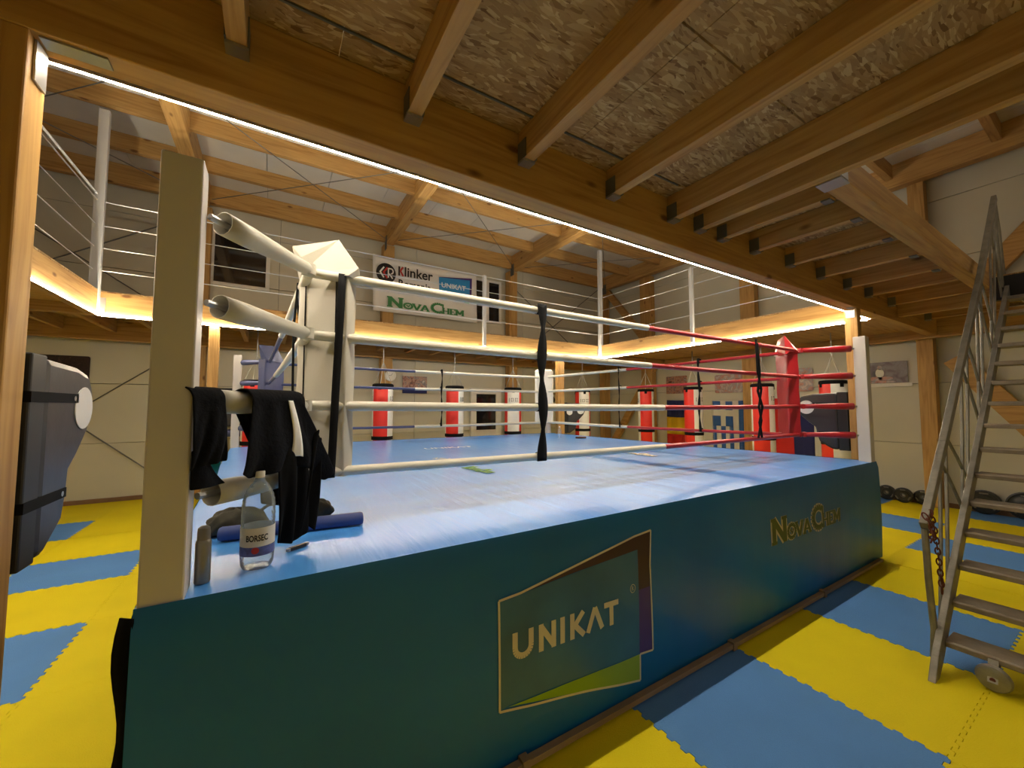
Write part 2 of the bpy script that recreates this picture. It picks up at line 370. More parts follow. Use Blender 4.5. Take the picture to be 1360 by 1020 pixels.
# windows
def window(name, x0, x1, z0, z1, y=9.46, fw=.07, cols=1, rows=1):
    w = setting(name)
    mb = MB(); mb.box((x0, y-.05, z0), (x0+fw, y+.04, z1)).box((x1-fw, y-.05, z0), (x1, y+.04, z1)).box((x0+fw, y-.05, z0), (x1-fw, y+.04, z0+fw)).box((x0+fw, y-.05, z1-fw), (x1-fw, y+.04, z1))
    mb.build('window_frame', 'window_white', w, bevel=.004)
    ax0, ax1, az0, az1 = x0+fw, x1-fw, z0+fw, z1-fw
    for i in range(1, cols): box('window_bar', (ax0+(ax1-ax0)*i/cols-.04, y-.045, az0), (ax0+(ax1-ax0)*i/cols+.04, y+.03, az1), 'window_white', w)
    for j in range(1, rows): box('window_bar', (ax0, y-.035, az0+(az1-az0)*j/rows-.015), (ax1, y+.02, az0+(az1-az0)*j/rows+.015), 'window_white', w)
    for i in range(cols):
        for j in range(rows):
            a = ax0+(ax1-ax0)*i/cols; b = ax0+(ax1-ax0)*(i+1)/cols; c = az0+(az1-az0)*j/rows; d = az0+(az1-az0)*(j+1)/rows
            box('window_pane', (a, y-.012, c), (b, y-.004, d), 'night_glass', w)
window('window_1', -1.12, -.12, 4.02, 5.16)
window('window_2', 4.56, 5.42, 3.95, 5.15, fw=.06, cols=2, rows=2)
window('window_3', 4.5, 5.42, .86, 2.14, fw=.16)

# ------------------------------------------------------------ roof
roof = setting('ceiling.002'); RX = [-4.7, -1.22, 2.25, 5.7, 9.2]
x = -5.2
while x < 9.5:
    x1 = min(x+1.0, 9.55); box('roof_panel', (x+.004, -3.4, 5.86), (x1-.004, 9.55, 5.95), 'roof_white', roof, bevel=.004); x = x1
box('roof_sheet', (-5.2, -3.4, 5.96), (9.6, 9.6, 6.0), 'steel_dull', roof)
for xc in RX:
    w = .1 if xc < 9 else .09
    box('rafter', (xc-w, -3.2, 5.45), (xc+w, 9.2, 5.855), WOOD('y'), roof, bevel=.006)
    box('shoe_plate', (xc-w-.012, 9.02, 5.28), (xc-w-.002, 9.19, 5.6), 'steel_dull', roof)
for a, b in zip(RX[:-1], RX[1:]):
    for y, z0 in ((9.19, 5.5), (8.12, 5.6), (7.0, 5.6), (5.8, 5.6), (4.6, 5.6), (3.4, 5.6), (2.2, 5.6), (1, 5.6), (-.2, 5.6)):
        box('purlin', (a+.1, y-.05, z0), (b-.1, y+.05, 5.855), WOOD('x'), roof, bevel=.005)
    for (ya, yb) in ((9.0, 5.9), (5.7, 2.3)):
        for p, q in (((a+.15, ya, 5.52), (b-.15, yb, 5.52)), ((a+.15, yb, 5.50), (b-.15, ya, 5.50))): MB().tube([p, q], .007, 6).build('tie_rod', 'steel_dull', roof)

# ------------------------------------------------------------ timber frame
POST = 'timber_post'; PG = None
def timber(name, a, b, label, cat, d, extra=None):
    o = thing(name, label, cat, ((a[0]+b[0])/2, (a[1]+b[1])/2, a[2]))
    box('timber', a, b, WOOD(d), o, bevel=.006)
    if extra: extra(o)
    return o
def brkt(pts):
    def f(o):
        for a, b in pts: box('steel_bracket', a, b, 'steel', o)
    return f
timber('ceiling_beam', (-5.1, 1.74, 2.8), (9.4, 1.86, 3.139), 'long glulam beam over the near edge of the boxing ring with joists hung on it', 'beam', 'x',
       brkt([((-.655, 1.755, 2.792), (-.50, 1.81, 2.799)), ((5.70, 1.755, 2.792), (5.79, 1.81, 2.799))]))
timber('ceiling_beam', (-2.02, 1.87, 2.8), (-1.9, 6.87, 3.09), 'glulam gallery edge beam at the left of the opening, running away from the camera', 'beam', 'y')
timber('ceiling_beam', (-5.1, 6.88, 2.8), (9.4, 7.0, 3.09), 'bright glulam gallery edge beam at the back below the sponsor banner', 'beam', 'x',
       brkt([((-1.96, 6.868, 2.83), (-1.84, 6.879, 3.02)), ((6.62, 6.868, 2.83), (6.7, 6.879, 3.02))]))
timber('ceiling_beam', (6.7, 1.87, 2.8), (6.82, 6.87, 3.09), 'bright glulam gallery edge beam on the right with a light strip along it', 'beam', 'y')
timber(POST, (-1.0, 1.74, -.02), (-.67, 1.86, 2.8), 'timber post at the left edge of the picture carrying the near beam', 'post', 'z',
       brkt([((-.668, 1.77, 2.66), (-.662, 1.84, 2.79))]))
timber(POST, (5.8, 1.74, -.02), (5.92, 1.86, 2.8), 'timber post behind the red ring corner', 'post', 'z',
       brkt([((5.792, 1.76, 2.69), (5.798, 1.84, 2.78))]))
timber(POST, (5.44, 6.9, -.02), (5.62, 7.0, 2.8), 'timber post with a black punch pad beyond the white far ring corner', 'post', 'z')
timber(POST, (-.79, 6.9, -.02), (-.67, 7.0, 2.8), 'timber post seen just right of the big cream ring post at the back', 'post', 'z')
for xc, lab in ((2.25, 'back wall timber post behind the left end of the sponsor banner, with a clock'), (5.7, 'back wall timber post right of the small four-pane upper window'),
                (9.3, 'timber post in the far corner where the back and right walls meet'), (-1.22, 'back wall timber post left of the large upper window'), (-4.7, 'leftmost back wall timber post, hidden at the far left')):
    timber(POST, (xc-.13, 9.22, -.02), (xc+.13, 9.44, 5.45), lab, 'post', 'z')
for y0, y1, lab in ((7.42, 7.8, 'right wall timber post between the two diagonal braces and the flags'), (4.58, 4.9, 'right wall timber post behind the striped flag'), (1.82, 2.02, 'right wall timber post just left of the metal stairs')):
    timber(POST, (9.25, y0, -.02), (9.44, y1, 5.45), lab, 'post', 'z')
def brace(p, q, lab, w=.2):
    o = thing('diagonal_brace', lab, 'brace', p); MB().beam(p, q, .12, w).build('timber', WOOD('y'), o, bevel=.005)
brace((9.37, 9.22, 5.42), (9.37, 7.8, 3.72), 'upper diagonal timber brace in the far corner above the gallery')
brace((9.37, 7.35, 2.9), (9.37, 9.15, .35), 'lower diagonal timber brace at the far right corner behind the ring')
brace((9.37, 1.62, 3.2), (9.37, -.1, 5.3), 'upper diagonal timber brace rising to the right above the stairs', .26)
brace((9.37, 1.62, 2.42), (9.37, .2, .25), 'lower diagonal timber brace behind the stair treads', .26)
for p, q, lab in (((-4.3, 9.42, .3), (-1.4, 9.42, 2.75), 'thin steel tension rod rising to the right on the lower left back wall'), ((-4.3, 9.41, 2.7), (-1.5, 9.41, .2), 'thin steel tension rod falling to the right on the lower left back wall'),
                  ((-4.5, 9.42, 3.2), (-1.4, 9.42, 5.3), 'thin steel tension rod rising to the right on the upper left back wall'), ((-4.5, 9.41, 5.3), (-1.4, 9.41, 3.2), 'thin steel tension rod falling to the right on the upper left back wall'),
                  ((5.85, 9.42, 5.05), (9.1, 9.42, 2.75), 'thin steel tension rod falling to the right right of the small upper window'), ((5.85, 9.41, 3.0), (9.1, 9.41, 5.5), 'thin steel tension rod rising to the right right of the small upper window')):
    o = thing('tension_rod', lab, 'rod', p); MB().tube([p, q], .011, 6).build('rod', 'steel_dull', o)

# ------------------------------------------------------------ near gallery deck (over the camera)
deck = setting('ceiling')
JX = [-3.0, -2.3, -1.5, -.83, -.15, .515, 1.14, 1.80, 2.40, 2.715]
for xc in JX:
    box('joist', (xc-.0325, -3.2, 2.97), (xc+.0325, 1.735, 3.139), WOOD('y'), deck, bevel=.003)
JR = [3.02, 3.50, 4.13, 4.79, 5.47, 6.1, 6.9, 7.7, 8.5]
for xc in JR: box('joist', (xc-.0325, .99, 2.97), (xc+.0325, 1.735, 3.139), WOOD('y'), deck, bevel=.003)
for xc in JX+JR:
    for dx in (-.035, .035): box('joist_hanger', (xc+dx-.002, 1.66, 2.965), (xc+dx+.002, 1.738, 3.07), 'steel_dull', deck)
    box('joist_hanger', (xc-.037, 1.68, 2.955), (xc+.037, 1.738, 2.968), 'steel', deck)
box('trimmer_joist', (2.752, .87, 2.97), (6.85, .985, 3.139), WOOD('x'), deck, bevel=.004)
box('joist_hanger', (2.752, .865, 2.962), (2.88, .99, 2.968), 'steel', deck)
box('joist_hanger', (2.752, .862, 2.97), (2.85, .868, 3.08), 'steel', deck)
for xc in JR[:5]: box('joist_hanger', (xc-.037, 1.0, 2.958), (xc+.037, 1.05, 2.968), 'steel_dull', deck)
for y0, y1 in ((1.60, 1.9), (.885, 1.595), (.17, .88), (-.54, .165), (-1.255, -.545), (-1.955, -1.26), (-3.3, -1.96)):
    xs = [-5.1, -3.6, -1.1, 1.43 if y0 < 1 else .2, 2.745]
    if y0 > .8: xs[-1:] = [3.9, 6.4, 9.4]
    for a, b in zip(xs[:-1], xs[1:]): box('osb_panel', (a+.002, y0, 3.141), (b-.002, y1-.004, 3.159), 'osb', deck)
MB().box((-.1, 1.594, 3.134), (2.3, 1.604, 3.1405)).build('seam_strip', 'steel_dull', deck)

# gallery decks left, back, right
gal = setting('ceiling.001')
def slab(a, b): box('osb_panel', (*a, 3.09), (*b, 3.108), 'osb', gal)
slab((-5.1, 1.91), (-1.9, 6.88)); 
for a, b in ((-5.1, -2), (-2, .5), (.5, 3), (3, 5.5), (5.5, 8), (8, 9.4)): slab((a+.002, 6.89), (b-.002, 9.45))
slab((6.7, 1.91), (9.4, 4.4)); slab((6.7, 4.402), (9.4, 6.88)); slab((6.9, -3.2), (9.4, .84))
xc = -4.8
while xc < 9.3:
    box('joist', (xc-.035, 7.01, 2.9), (xc+.035, 9.2, 3.088), WOOD('y'), gal, bevel=.003); xc += .62
yc = 2.4
while yc < 6.8:
    box('joist', (6.83, yc-.035, 2.93), (9.24, yc+.035, 3.088), WOOD('x'), gal, bevel=.003)
    box('joist', (-5.0, yc-.035, 2.93), (-2.03, yc+.035, 3.088), WOOD('x'), gal, bevel=.003); yc += .62
for (xa, xb) in ((6.83, 9.1), (-5.0, -2.03)):
    for i in range(8): box('soffit_board', (xa, 1.9+.62*i, 2.915), (xb, 2.515+.62*i, 2.927), WOOD('x'), gal)
box('wall_ledger', (-5.1, 9.1, 2.76), (9.2, 9.21, 3.088), WOOD('x'), gal); box('wall_ledger', (9.12, -3.2, 2.76), (9.24, 9.08, 3.088), WOOD('y'), gal)
box('stair_landing_edge', (6.88, -1.2, 2.83), (6.96, .86, 3.09), 'black_side', gal)
box('gallery_joist', (7.2, -1.2, 2.86), (7.28, 1.73, 3.088), WOOD('y'), gal)

# ------------------------------------------------------------ LED strips
def strip(a, b, lab, n):
    o = thing('light_strip', lab, 'light strip', a, 'light strips around the gallery opening')
    a = Vector(a); b = Vector(b); d = (b-a).normalized()
    n = Vector(n)
    MB().beam(a-n*.0095, b-n*.0095, .003, .014).build('profile', 'steel', o)
    MB().tube([a, b], .008, 6).build('diffuser', 'led', o)
strip((-1.87, 1.871, 2.797), (6.67, 1.871, 2.797), 'long white light strip under the near beam', (0, 1, 0))
strip((-1.889, 1.9, 2.792), (-1.889, 6.86, 2.792), 'white light strip under the left gallery beam', (1, 0, 0))
strip((-1.87, 6.869, 2.792), (6.67, 6.869, 2.792), 'white light strip under the back gallery beam', (0, -1, 0))
strip((6.689, 1.9, 2.792), (6.689, 6.86, 2.792), 'white light strip under the right gallery beam', (-1, 0, 0))

# ------------------------------------------------------------ gallery railings
def railing(pts, posts, lab, loc):
    o = thing('cable_railing', lab, 'railing', loc)
    for (x, y, zt) in posts:
        if zt < 5: box('rail_post', (x-.03, y-.03, 2.84), (x+.03, y+.03, zt), 'rail_grey', o, bevel=.003)
        else: box('rail_post', (x-.05, y-.035, 2.84), (x+.05, y+.035, zt), 'rail_grey', o, bevel=.004)
    for z, r in ((3.36, .006), (3.65, .006), (3.94, .006), (4.25, .008)):
        MB().tube([(pts[0][0], pts[0][1], z), (pts[1][0], pts[1][1], z)], r, 6).build('cable', 'cable', o)
railing([(-1.96, 2.0), (-1.96, 6.8)], [(-1.96, 2.0, 4.27)], 'cable railing on the left gallery edge, running away from the camera', (-1.96, 1.96, 3.09))
railing([(-1.9, 6.86), (6.7, 6.86)], [(-1.94, 6.84, 5.44), (3.56, 6.86, 4.27), (.9, 6.86, 4.27)], 'cable railing along the back gallery edge in front of the banner', (-1.9, 6.86, 3.09))
railing([(6.68, 2.0), (6.68, 6.78)], [(6.7, 6.84, 5.44), (6.68, 4.42, 4.27), (6.68, 2.0, 4.27)], 'cable railing on the right gallery edge below the light strip end', (6.7, 1.96, 3.09))
o = thing('top_rail', 'thick grey tube rail at the top of the left gallery railing', 'railing', (-1.96, 2, 4.3)); MB().tube([(-1.96, 2.05, 4.32), (-1.96, 6.8, 4.32)], .014, 8).build('rail_tube', 'rail_grey', o)

# ------------------------------------------------------------ boxing ring
ZC = 1.05
P_NL, P_NR, P_FR, P_FL = (-.33, 1.595), (5.65, 1.595), (5.45, 7.25), (-.5, 7.1)
ring = thing('boxing_ring', 'large boxing ring with blue canvas, padded corners and white, red and blue ropes', 'boxing ring', (2.6, 4.3, 0))
def lerp2(u, v):
    a = [P_NL[k]*(1-u)+P_NR[k]*u for k in (0, 1)]; b = [P_FL[k]*(1-u)+P_FR[k]*u for k in (0, 1)]
    return a[0]*(1-v)+b[0]*v, a[1]*(1-v)+b[1]*v
def cf(u, v):
    x, y = lerp2(u, v); e = min(v*5.6, (1-v)*5.6, u*6, (1-u)*6)
    z = ZC-.012*math.exp(-e/.05)+.0025*math.sin(x*9+y*3)*math.exp(-v*14)+.0015*math.sin(x*23-y*5)*math.exp(-v*9)
    return (x, y, z)
mb = MB(); mb.grid(cf, 200, 60); mb.build('canvas', 'canvas', ring)
def skirt_fn(a, b, out, amp, bulge=.02):
    L = math.hypot(b[0]-a[0], b[1]-a[1])
    def f(u, v):
        s = u*L; zz = v; w = amp*(math.sin(s*7.3)+.6*math.sin(s*13.1+1)+.4*math.sin(s*23))*zz**1.1*(.35+.65*min(1, u*1.3))
        r = .012*math.sin(min(1, v*18)*PI/2)
        d = r+w+bulge*math.sin(v*PI)*.5
        return (a[0]*(1-u)+b[0]*u+out[0]*d, a[1]*(1-u)+b[1]*u+out[1]*d, (ZC-.006)*(1-v)+.03*v)
    return f
def side(a, b, out, m, amp, name='skirt'):
    mb = MB(); mb.grid(skirt_fn(a, b, out, amp), 150, 16); return mb.build(name, m, ring)
side(P_NL, P_NR, (0, -1), 'skirt', .003)
side(P_NR, P_FR, (1, 0), 'skirt', .006); side(P_FR, P_FL, (0, 1), 'skirt', .006)
side(P_FL, (P_NL[0], P_NL[1]+.02), (-1, 0), 'black_cloth', .018, 'side_cloth')['label'] = 'black cloth hanging down the left side of the ring'
mb = MB(); mb.grid(lambda u, v: (-.326-.036*u-.012*u*math.sin(v*14)-.012*v*u, 1.585+.03*u, 1.02*(1-v)+.02*v), 2, 20); mb.build('side_cloth', 'black_cloth', ring, solid=.004)
box('frame_rail', (-.25, 1.538, .022), (5.5, 1.572, .05), 'brown_base', ring)['label'] = 'brown rail along the foot of the skirt'
for xx in (1.02, 2.7, 4.1): box('rail_clip', (xx-.02, 1.532, .01), (xx+.02, 1.576, .062), 'brown_base', ring)
box('platform_frame', (-.25, 1.7, .02), (5.3, 7.0, .95), 'black_side', ring)
# corner posts
for (x0, y0, x1, y1, zt) in ((-.325, 1.6, -.215, 1.71, 2.46), (5.53, 1.6, 5.64, 1.71, 2.42), (5.3, 7.12, 5.4, 7.22, 2.4), (-.5, 6.98, -.4, 7.08, 2.4)):
    box('corner_post', (x0, y0, .02), (x1, y1, zt), 'post_white', ring, bevel=.006)
# ropes
C_NL, C_NR, C_FR, C_FL = (.13, 2.1), (5.17, 2.1), (5.02, 6.85), (-.05, 6.65)
RZ = [1.325, 1.645, 1.985, 2.29]
def rope(p, q, cuts, cols, z, r=.024, name='rope'):
    ts = [0]+cuts+[1]
    for k, c in enumerate(cols):
        pts = []
        for i in range(9):
            t = ts[k]+(ts[k+1]-ts[k])*i/8; pts.append((p[0]*(1-t)+q[0]*t, p[1]*(1-t)+q[1]*t, z-.012*math.sin(t*PI)))
        rr = r if c == 'white_rope' else r*.86
        o = MB().tube(pts, rr, 12).build(name, c, ring); o['label'] = {'white_rope': 'white', 'red_vinyl': 'red', 'blue_vinyl': 'blue'}[c]+' length of rope'
for k, z in enumerate(RZ):
    rope(C_NL, C_NR, [(.52, .52, .49, .485)[k]], ['white_rope', 'red_vinyl'], z)
    rope(C_NR, C_FR, [.525], ['red_vinyl', 'white_rope'], z-.01)
    rope(C_FL, C_FR, [.43], ['blue_vinyl', 'white_rope'], z-.02)
    rope(C_NL, C_FL, [.42 if k != 2 else .58], ['white_rope', 'blue_vinyl'], z-.01)
# sleeves from pads to posts
def SLV(r): return max((c for c in bpy.data.objects if c.name.startswith('rope_sleeve')), key=lambda c: c.name if '.' in c.name else '')
def sleeves(post, corner, m, r0, r1, zo):
    for k, z in enumerate(RZ):
        p = Vector((*post, z+zo)); q = Vector((*corner, z)); d = (q-p)
        MB().tube([p+d*.10, p+d*.3, p+d*.7, q], [r1, r1, r0*1.05, r0*.9], 14, caps=False).build('rope_sleeve', m, ring, solid=.003)
        MB().tube([p, p+d*.5], .012, 8).build('turnbuckle', 'steel', [c for c in ring.children if c.name.startswith('rope_sleeve')][-1] if False else SLV(ring))

        MB().lathe([(.0, -.03), (r0, -.025), (r0*1.02, 0), (r0, .025), (0, .03)], tuple(q), 12).build('rope_joint', m, ring)
sleeves((-.205, 1.69), (.13, 2.06), 'cream_vinyl', .03, .042, .015)
sleeves((5.55, 1.69), (5.19, 2.08), 'red_vinyl', .026, .036, .0)
sleeves((5.32, 7.12), (5.06, 6.87), 'cream_vinyl', .026, .036, 0)
sleeves((-.42, 7.0), (-.07, 6.68), 'blue_vinyl', .026, .038, 0)
# corner pads
def pad(c, face, m, top, wid=.36, th=.11, z0=1.30, z1=2.31, hood=True, k=1, name='corner_pad'):
    n = Vector((*face, 0)).normalized(); w = Vector((-n.y, n.x, 0)); c = Vector((*c, 0))
    def P(a, b, z): v = c+w*a+n*b; return (v.x, v.y, z)
    mb = MB(); h = wid/2
    def body(u, v):
        a = 2*PI*u; ca, sa = math.cos(a), math.sin(a)
        e = .22; x = h*math.copysign(abs(ca)**e, ca); y = th/2*math.copysign(abs(sa)**e, sa)
        z = z0+(z1-z0)*v; y += .003*math.sin(v*17+a*2)
        return P(x, y, z)
    mb.grid(body, 32, 20); PADO = mb.build(name, m, ring)
    box_ = MB().add([P(-h, -th/2, z0+.002), P(h, -th/2, z0+.002), P(h, th/2, z0+.002), P(-h, th/2, z0+.002)], [(0, 1, 2, 3)]); box_.build('pad_base', m, PADO)
    # folded hood: ridge of two pointed ends over the outer and inner face
    hh = h+.02; t2 = th/2+.012
    if not hood:
        MB().add([P(-h*.97, -th/2*.9, z1), P(h*.97, -th/2*.9, z1), P(h*.97, th/2*.9, z1), P(-h*.97, th/2*.9, z1), P(-h*.8, -th*.2, z1+.04), P(h*.8, -th*.2, z1+.04), P(h*.8, th*.2, z1+.04), P(-h*.8, th*.2, z1+.04)], [(0, 1, 5, 4), (1, 2, 6, 5), (2, 3, 7, 6), (3, 0, 4, 7), (4, 5, 6, 7)]).build('pad_top', m, PADO); return
    A = [P(k*a, b, z1+z) for a, b, z in ((.23, .0, .19), (-.04, .03, .21), (-.19, -.01, .03), (.10, -t2-.02, .09), (.12, -t2, .01), (-.16, -t2, -.02), (.15, t2, -.02), (-.16, t2, -.03), (.17, 0, -.02))]
    mh = MB().add(A, [(0, 3, 1), (3, 4, 5, 2, 1), (0, 1, 6), (1, 2, 7, 6), (0, 6, 8), (0, 8, 4, 3), (2, 5, 7), (4, 8, 6, 7, 5)]); mh.build('pad_hood', m, PADO, bevel=.004)
    for a in (-h*.62, h*.62): MB().tube([P(a, -th/2-.003, z0+.01), P(a, -th/2-.006, z1-.04)], .0035, 6).build('pad_piping', 'strap_black' if m == 'cream_vinyl' else m, PADO)
pad((.228, 2.2), (1, 1), 'cream_vinyl', None, wid=.29, th=.085)
pad((5.17, 2.22), (-1, 1), 'red_vinyl', None, wid=.30, th=.13, z1=2.27, k=-1)
pad((4.98, 6.8), (-1, -1), 'bag_white', None, wid=.38, th=.12, z1=2.40, hood=False)
pad((-.02, 6.6), (1, -1), 'blue_vinyl', None, k=-1, wid=.34, th=.13)
# tapes that tie the ropes together
def tape(x, y, along, w=.045, z0=1.29, z1=2.32):
    a = Vector((*along, 0)).normalized()
    def f(u, v):
        z = z1+(z0-z1)*v; tw = .35+.65*abs(math.cos((v*3.1)*PI)); off = .006*math.sin(v*11)
        p = Vector((x, y, z))+a*((u-.5)*w*tw+off); nn = Vector((a.y, -a.x, 0)); p += nn*(.028*(1 if abs(a.x) > .5 else -1)); return tuple(p)
    MB().grid(f, 2, 40).build('rope_tape', 'strap_black', ring, solid=.004)
    for z in RZ: MB().lathe([(.027, -w/2*.8), (.029, -w/2*.7), (.029, w/2*.7), (.027, w/2*.8)], (x, y, z-.008), 14, axis='x' if abs(along[0]) > .5 else 'y').build('rope_tape', 'strap_black', ring)
tape(1.505, 2.1, (1, 0), .075); tape(5.1, 3.28, (0, 1), .04); tape(5.06, 4.72, (0, 1), .03); tape(2.62, 6.735, (1, 0), .035)
def cord(pts, r=.009): MB().tube(pts, r, 6).build('tie_cord', 'strap_black', ring)
cord([(4.2, 2.075, 2.33), (4.2, 2.07, 2.0), (4.26, 2.07, 1.82), (4.2, 2.07, 1.64), (4.24, 2.07, 1.5), (4.17, 2.07, 1.33)], .012)
cord([(4.22, 2.075, 2.29), (4.24, 2.07, 1.97), (4.19, 2.07, 1.8), (4.27, 2.07, 1.64), (4.2, 2.07, 1.48), (4.24, 2.07, 1.33)], .012)
cord([(.1, 2.35, 2.3), (.085, 2.34, 2.05), (.09, 2.33, 1.7), (.09, 2.33, 1.35)], .006)
cord([(.1, 2.5, 2.28), (.12, 2.48, 2.1), (.09, 2.47, 1.98)], .006)
mb = MB(); mb.grid(lambda u, v: (.262+.036*u-.03*v, 2.068-.004*math.sin(v*9), 2.30-1.0*v), 2, 16); mb.build('rope_tape', 'strap_black', ring, solid=.004)

# prints on the skirt and canvas
SK = skirt_fn(P_NL, P_NR, (0, -1), .003)
def FS(u, v, d): return (u, SK((u-P_NL[0])/(P_NR[0]-P_NL[0]), (ZC-.006-v)/(ZC-.036))[1]-d*.6-.001, v)
def poly_print(name, pts, m, f, d, parent):
    bm = bmesh.new(); bm.faces.new([bm.verts.new((a, b, 0)) for a, b in pts]); bmesh.ops.triangulate(bm, faces=bm.faces)
    for _ in range(5):
        es = [e for e in bm.edges if e.calc_length() > .09]
        if es: bmesh.ops.subdivide_edges(bm, edges=es, cuts=1); bmesh.ops.triangulate(bm, faces=bm.faces)
    bm.verts.index_update(); mb = MB(); mb.add([f(v.co.x, v.co.y, d) for v in bm.verts], [tuple(v.index for v in fc.verts) for fc in bm.faces]); bm.free()
    return mb.build(name, m, parent)
outer = [(.895, .768), (1.011, .776), (1.324, .827), (1.784, .902), (1.925, .914), (1.907, .72), (1.923, .236), (1.814, .247), (1.817, .102), (1.399, .195), (1.068, .255), (.901, .289)]
mb = MB(); strokes(mb, [(*outer[i], *outer[(i+1) % 12]) for i in range(12)], .011, FS, .005); lg = mb.build('sponsor_logo', 'cream_print', ring); lg['label'] = 'outline of the slanted sponsor logo with brown, blue and green panels'
poly_print('logo_panel', [(.9, .762), (1.011, .771), (1.324, .822), (1.784, .897), (1.92, .908), (1.902, .72), (1.905, .6), (1.809, .6), (1.807, .824), (1.3, .795)], 'print_brown', FS, .002, ring)
poly_print('logo_panel', [(1.809, .6), (1.905, .6), (1.918, .24), (1.811, .252)], 'print_purple', FS, .002, ring)
poly_print('logo_panel', [(.9, .76), (1.011, .769), (1.3, .793), (1.807, .824), (1.81, .25), (.944, .3), (.903, .294)], 'skirt_logo' if 'skirt_logo' in MATS else 'print_blue_dark' if 'print_blue_dark' in MATS else mat('skirt_logo', (.03, .12, .22), .35, var=.35, vscale=2.), FS, .003, ring)
poly_print('logo_panel', [(.944, .294), (1.809, .248), (1.811, .108), (1.399, .198)], 'lime_print', FS, .004, ring)
def shear(u, v, d): return FS(.965+u, .483-.012*u/.7+v, d)
U = MB()
hh = .125; t = .028
strokes(U, [(.0+t/2, hh, .014, .055)]+[(a*1., b, c, e) for a, b, c, e in arc(.058, .055, .044, .041, 180, 360, 12)]+[(.102, .055, .102, hh)], t, shear, .007)
strokes(U, [(.16, 0, .16, hh), (.16, hh-.012, .235, .012), (.235, 0, .235, hh), (.29, 0, .29, hh), (.352, 0, .352, hh), (.365, .06, .425, hh-.004), (.365, .068, .43, .004),
            (.455, .004, .505, hh-.006), (.505, hh-.006, .555, .004), (.57, hh-t/2, .675, hh-t/2), (.622, 0, .622, hh-t)], t, shear, .007)
U.build('lettering', 'cream_print', ring)['label'] = 'cream lettering on the large skirt logo'
mb = MB(); strokes(mb, arc(1.757, .622, .02, .022, 0, 360, 16), .0035, FS, .007); mb.build('lettering', 'cream_print', ring)
text_mb('R', .016, .023, lambda u, v, d: FS(1.749+u, .611+v, .007)).build('lettering', 'cream_print', ring)
nf = lambda u, v, d: FS(3.30+u, .572+v, d)
nova_chem(nf, 1.28, .2, .001, .11).build('lettering', 'cream_print', ring); nova_chem(nf, 1.28, .2, .006).build('lettering', 'olive_print', ring)['label'] = 'dark green slab lettering near the right end of the skirt'
def on_canvas(x0, y0, ang): 
    c, s = math.cos(ang), math.sin(ang); return lambda u, v, d: (x0+u*c-v*s, y0+u*s+v*c, ZC+.005+d)
f = on_canvas(1.57, 3.5, -PI/2+.15); nova_chem(f, .42, .15, .001, .16).build('canvas_print', 'lime_bright', ring); nova_chem(f, .42, .15, .003).build('canvas_print', 'green_print', ring)
f = on_canvas(3.84, 3.7, -PI/2); nova_chem(f, .6, .16, .001, .16).build('canvas_print', 'flag_yellow', ring); nova_chem(f, .6, .16, .003).build('canvas_print', 'white_print', ring)
f = on_canvas(1.83, 5.25, -.1); text_mb('UNIKΛT', .7, .16, f, .001, .02).build('canvas_print', 'white_print', ring)
f = on_canvas(1.55, 4.25, -.9); text_mb('Klinker', .3, .12, f, .001, .02).build('canvas_print', 'cream_print', ring)

# ------------------------------------------------------------ things lying on the ring
bt = thing('water_bottle', 'large clear plastic water bottle with a blue and cream label on the ring edge', 'bottle', (-.03, 1.765, ZC))
bc = (-.03, 1.765, ZC+.001); R = .054
prof = [(0, .004), (.03, .003), (.046, .0), (.052, .012), (R, .04)]+[(R+.0006*math.sin(z*900), z) for z in [.05+.01*i for i in range(15)]]+[(.0535, .2), (.053, .215)]
prof += [(.053-.037*((z-.215)/.10)**2.3+.0012*math.sin(z*700), z) for z in [.22+.006*i for i in range(16)]]+[(.0155, .32), (.0155, .33)]
MB().lathe(prof, bc, 36).build('bottle_body', 'pet', bt)
MB().lathe([(.0, .348), (.0155, .348), (.0165, .345), (.0165, .326), (.0155, .324)], bc, 20).build('cap', 'window_white', bt)
MB().lathe([(R+.0012, .05), (R+.0014, .082)], bc, 36).build('label_band', 'label_blue', bt)
MB().lathe([(R+.0012, .083), (R+.0014, .150)], bc, 36).build('label_band', 'label_cream', bt)
fa = lambda r0, zc, a0: (lambda u, v, d: (bc[0]+(r0+d)*math.sin(u/r0+a0), bc[1]-(r0+d)*math.cos(u/r0+a0), zc+v))
text_mb('BORSEC', .070, .023, fa(R+.0015, ZC+.104, -.65), .001, .028).build('label_lettering', 'ink_black', bt)
text_mb('mineral', .03, .005, fa(R+.0015, ZC+.128, -.3), .001, 0).build('label_lettering', 'ink_black', bt) if False else None
mb = MB(); mb.add([fa(R+.0015, ZC+.072, -.1)(.012*math.cos(a*PI/8), .012*math.sin(a*PI/8), .0012) for a in range(16)], [tuple(range(16))]); mb.build('label_emblem', 'ink_red', bt)
cn = thing('spray_can', 'small grey metallic spray can beside the cream ring post', 'can', (-.186, 1.70, ZC))
cc = (-.183, 1.70, ZC)
MB().lathe([(0, 0), (.021, 0), (.0225, .004), (.0225, .13), (.021, .138), (.0185, .142)], cc, 24).build('can_body', 'can_grey', cn)
MB().lathe([(.0185, .142), (.0185, .165), (.017, .18), (.010, .186), (0, .187)], cc, 24).build('cap', 'can_cap', cn)
ro = thing('foam_roll', 'dark blue padded roll lying across the canvas behind the water bottle', 'roll', (.1, 2.1, ZC))
MB().tube([(-.18, 2.16, ZC+.032), (-.17, 2.158, ZC+.032), (.1, 2.13, ZC+.032), (.395, 2.10, ZC+.032), (.405, 2.10, ZC+.032)], [.026, .031, .031, .031, .027], 18).build('roll_cover', 'roll_blue', ro)
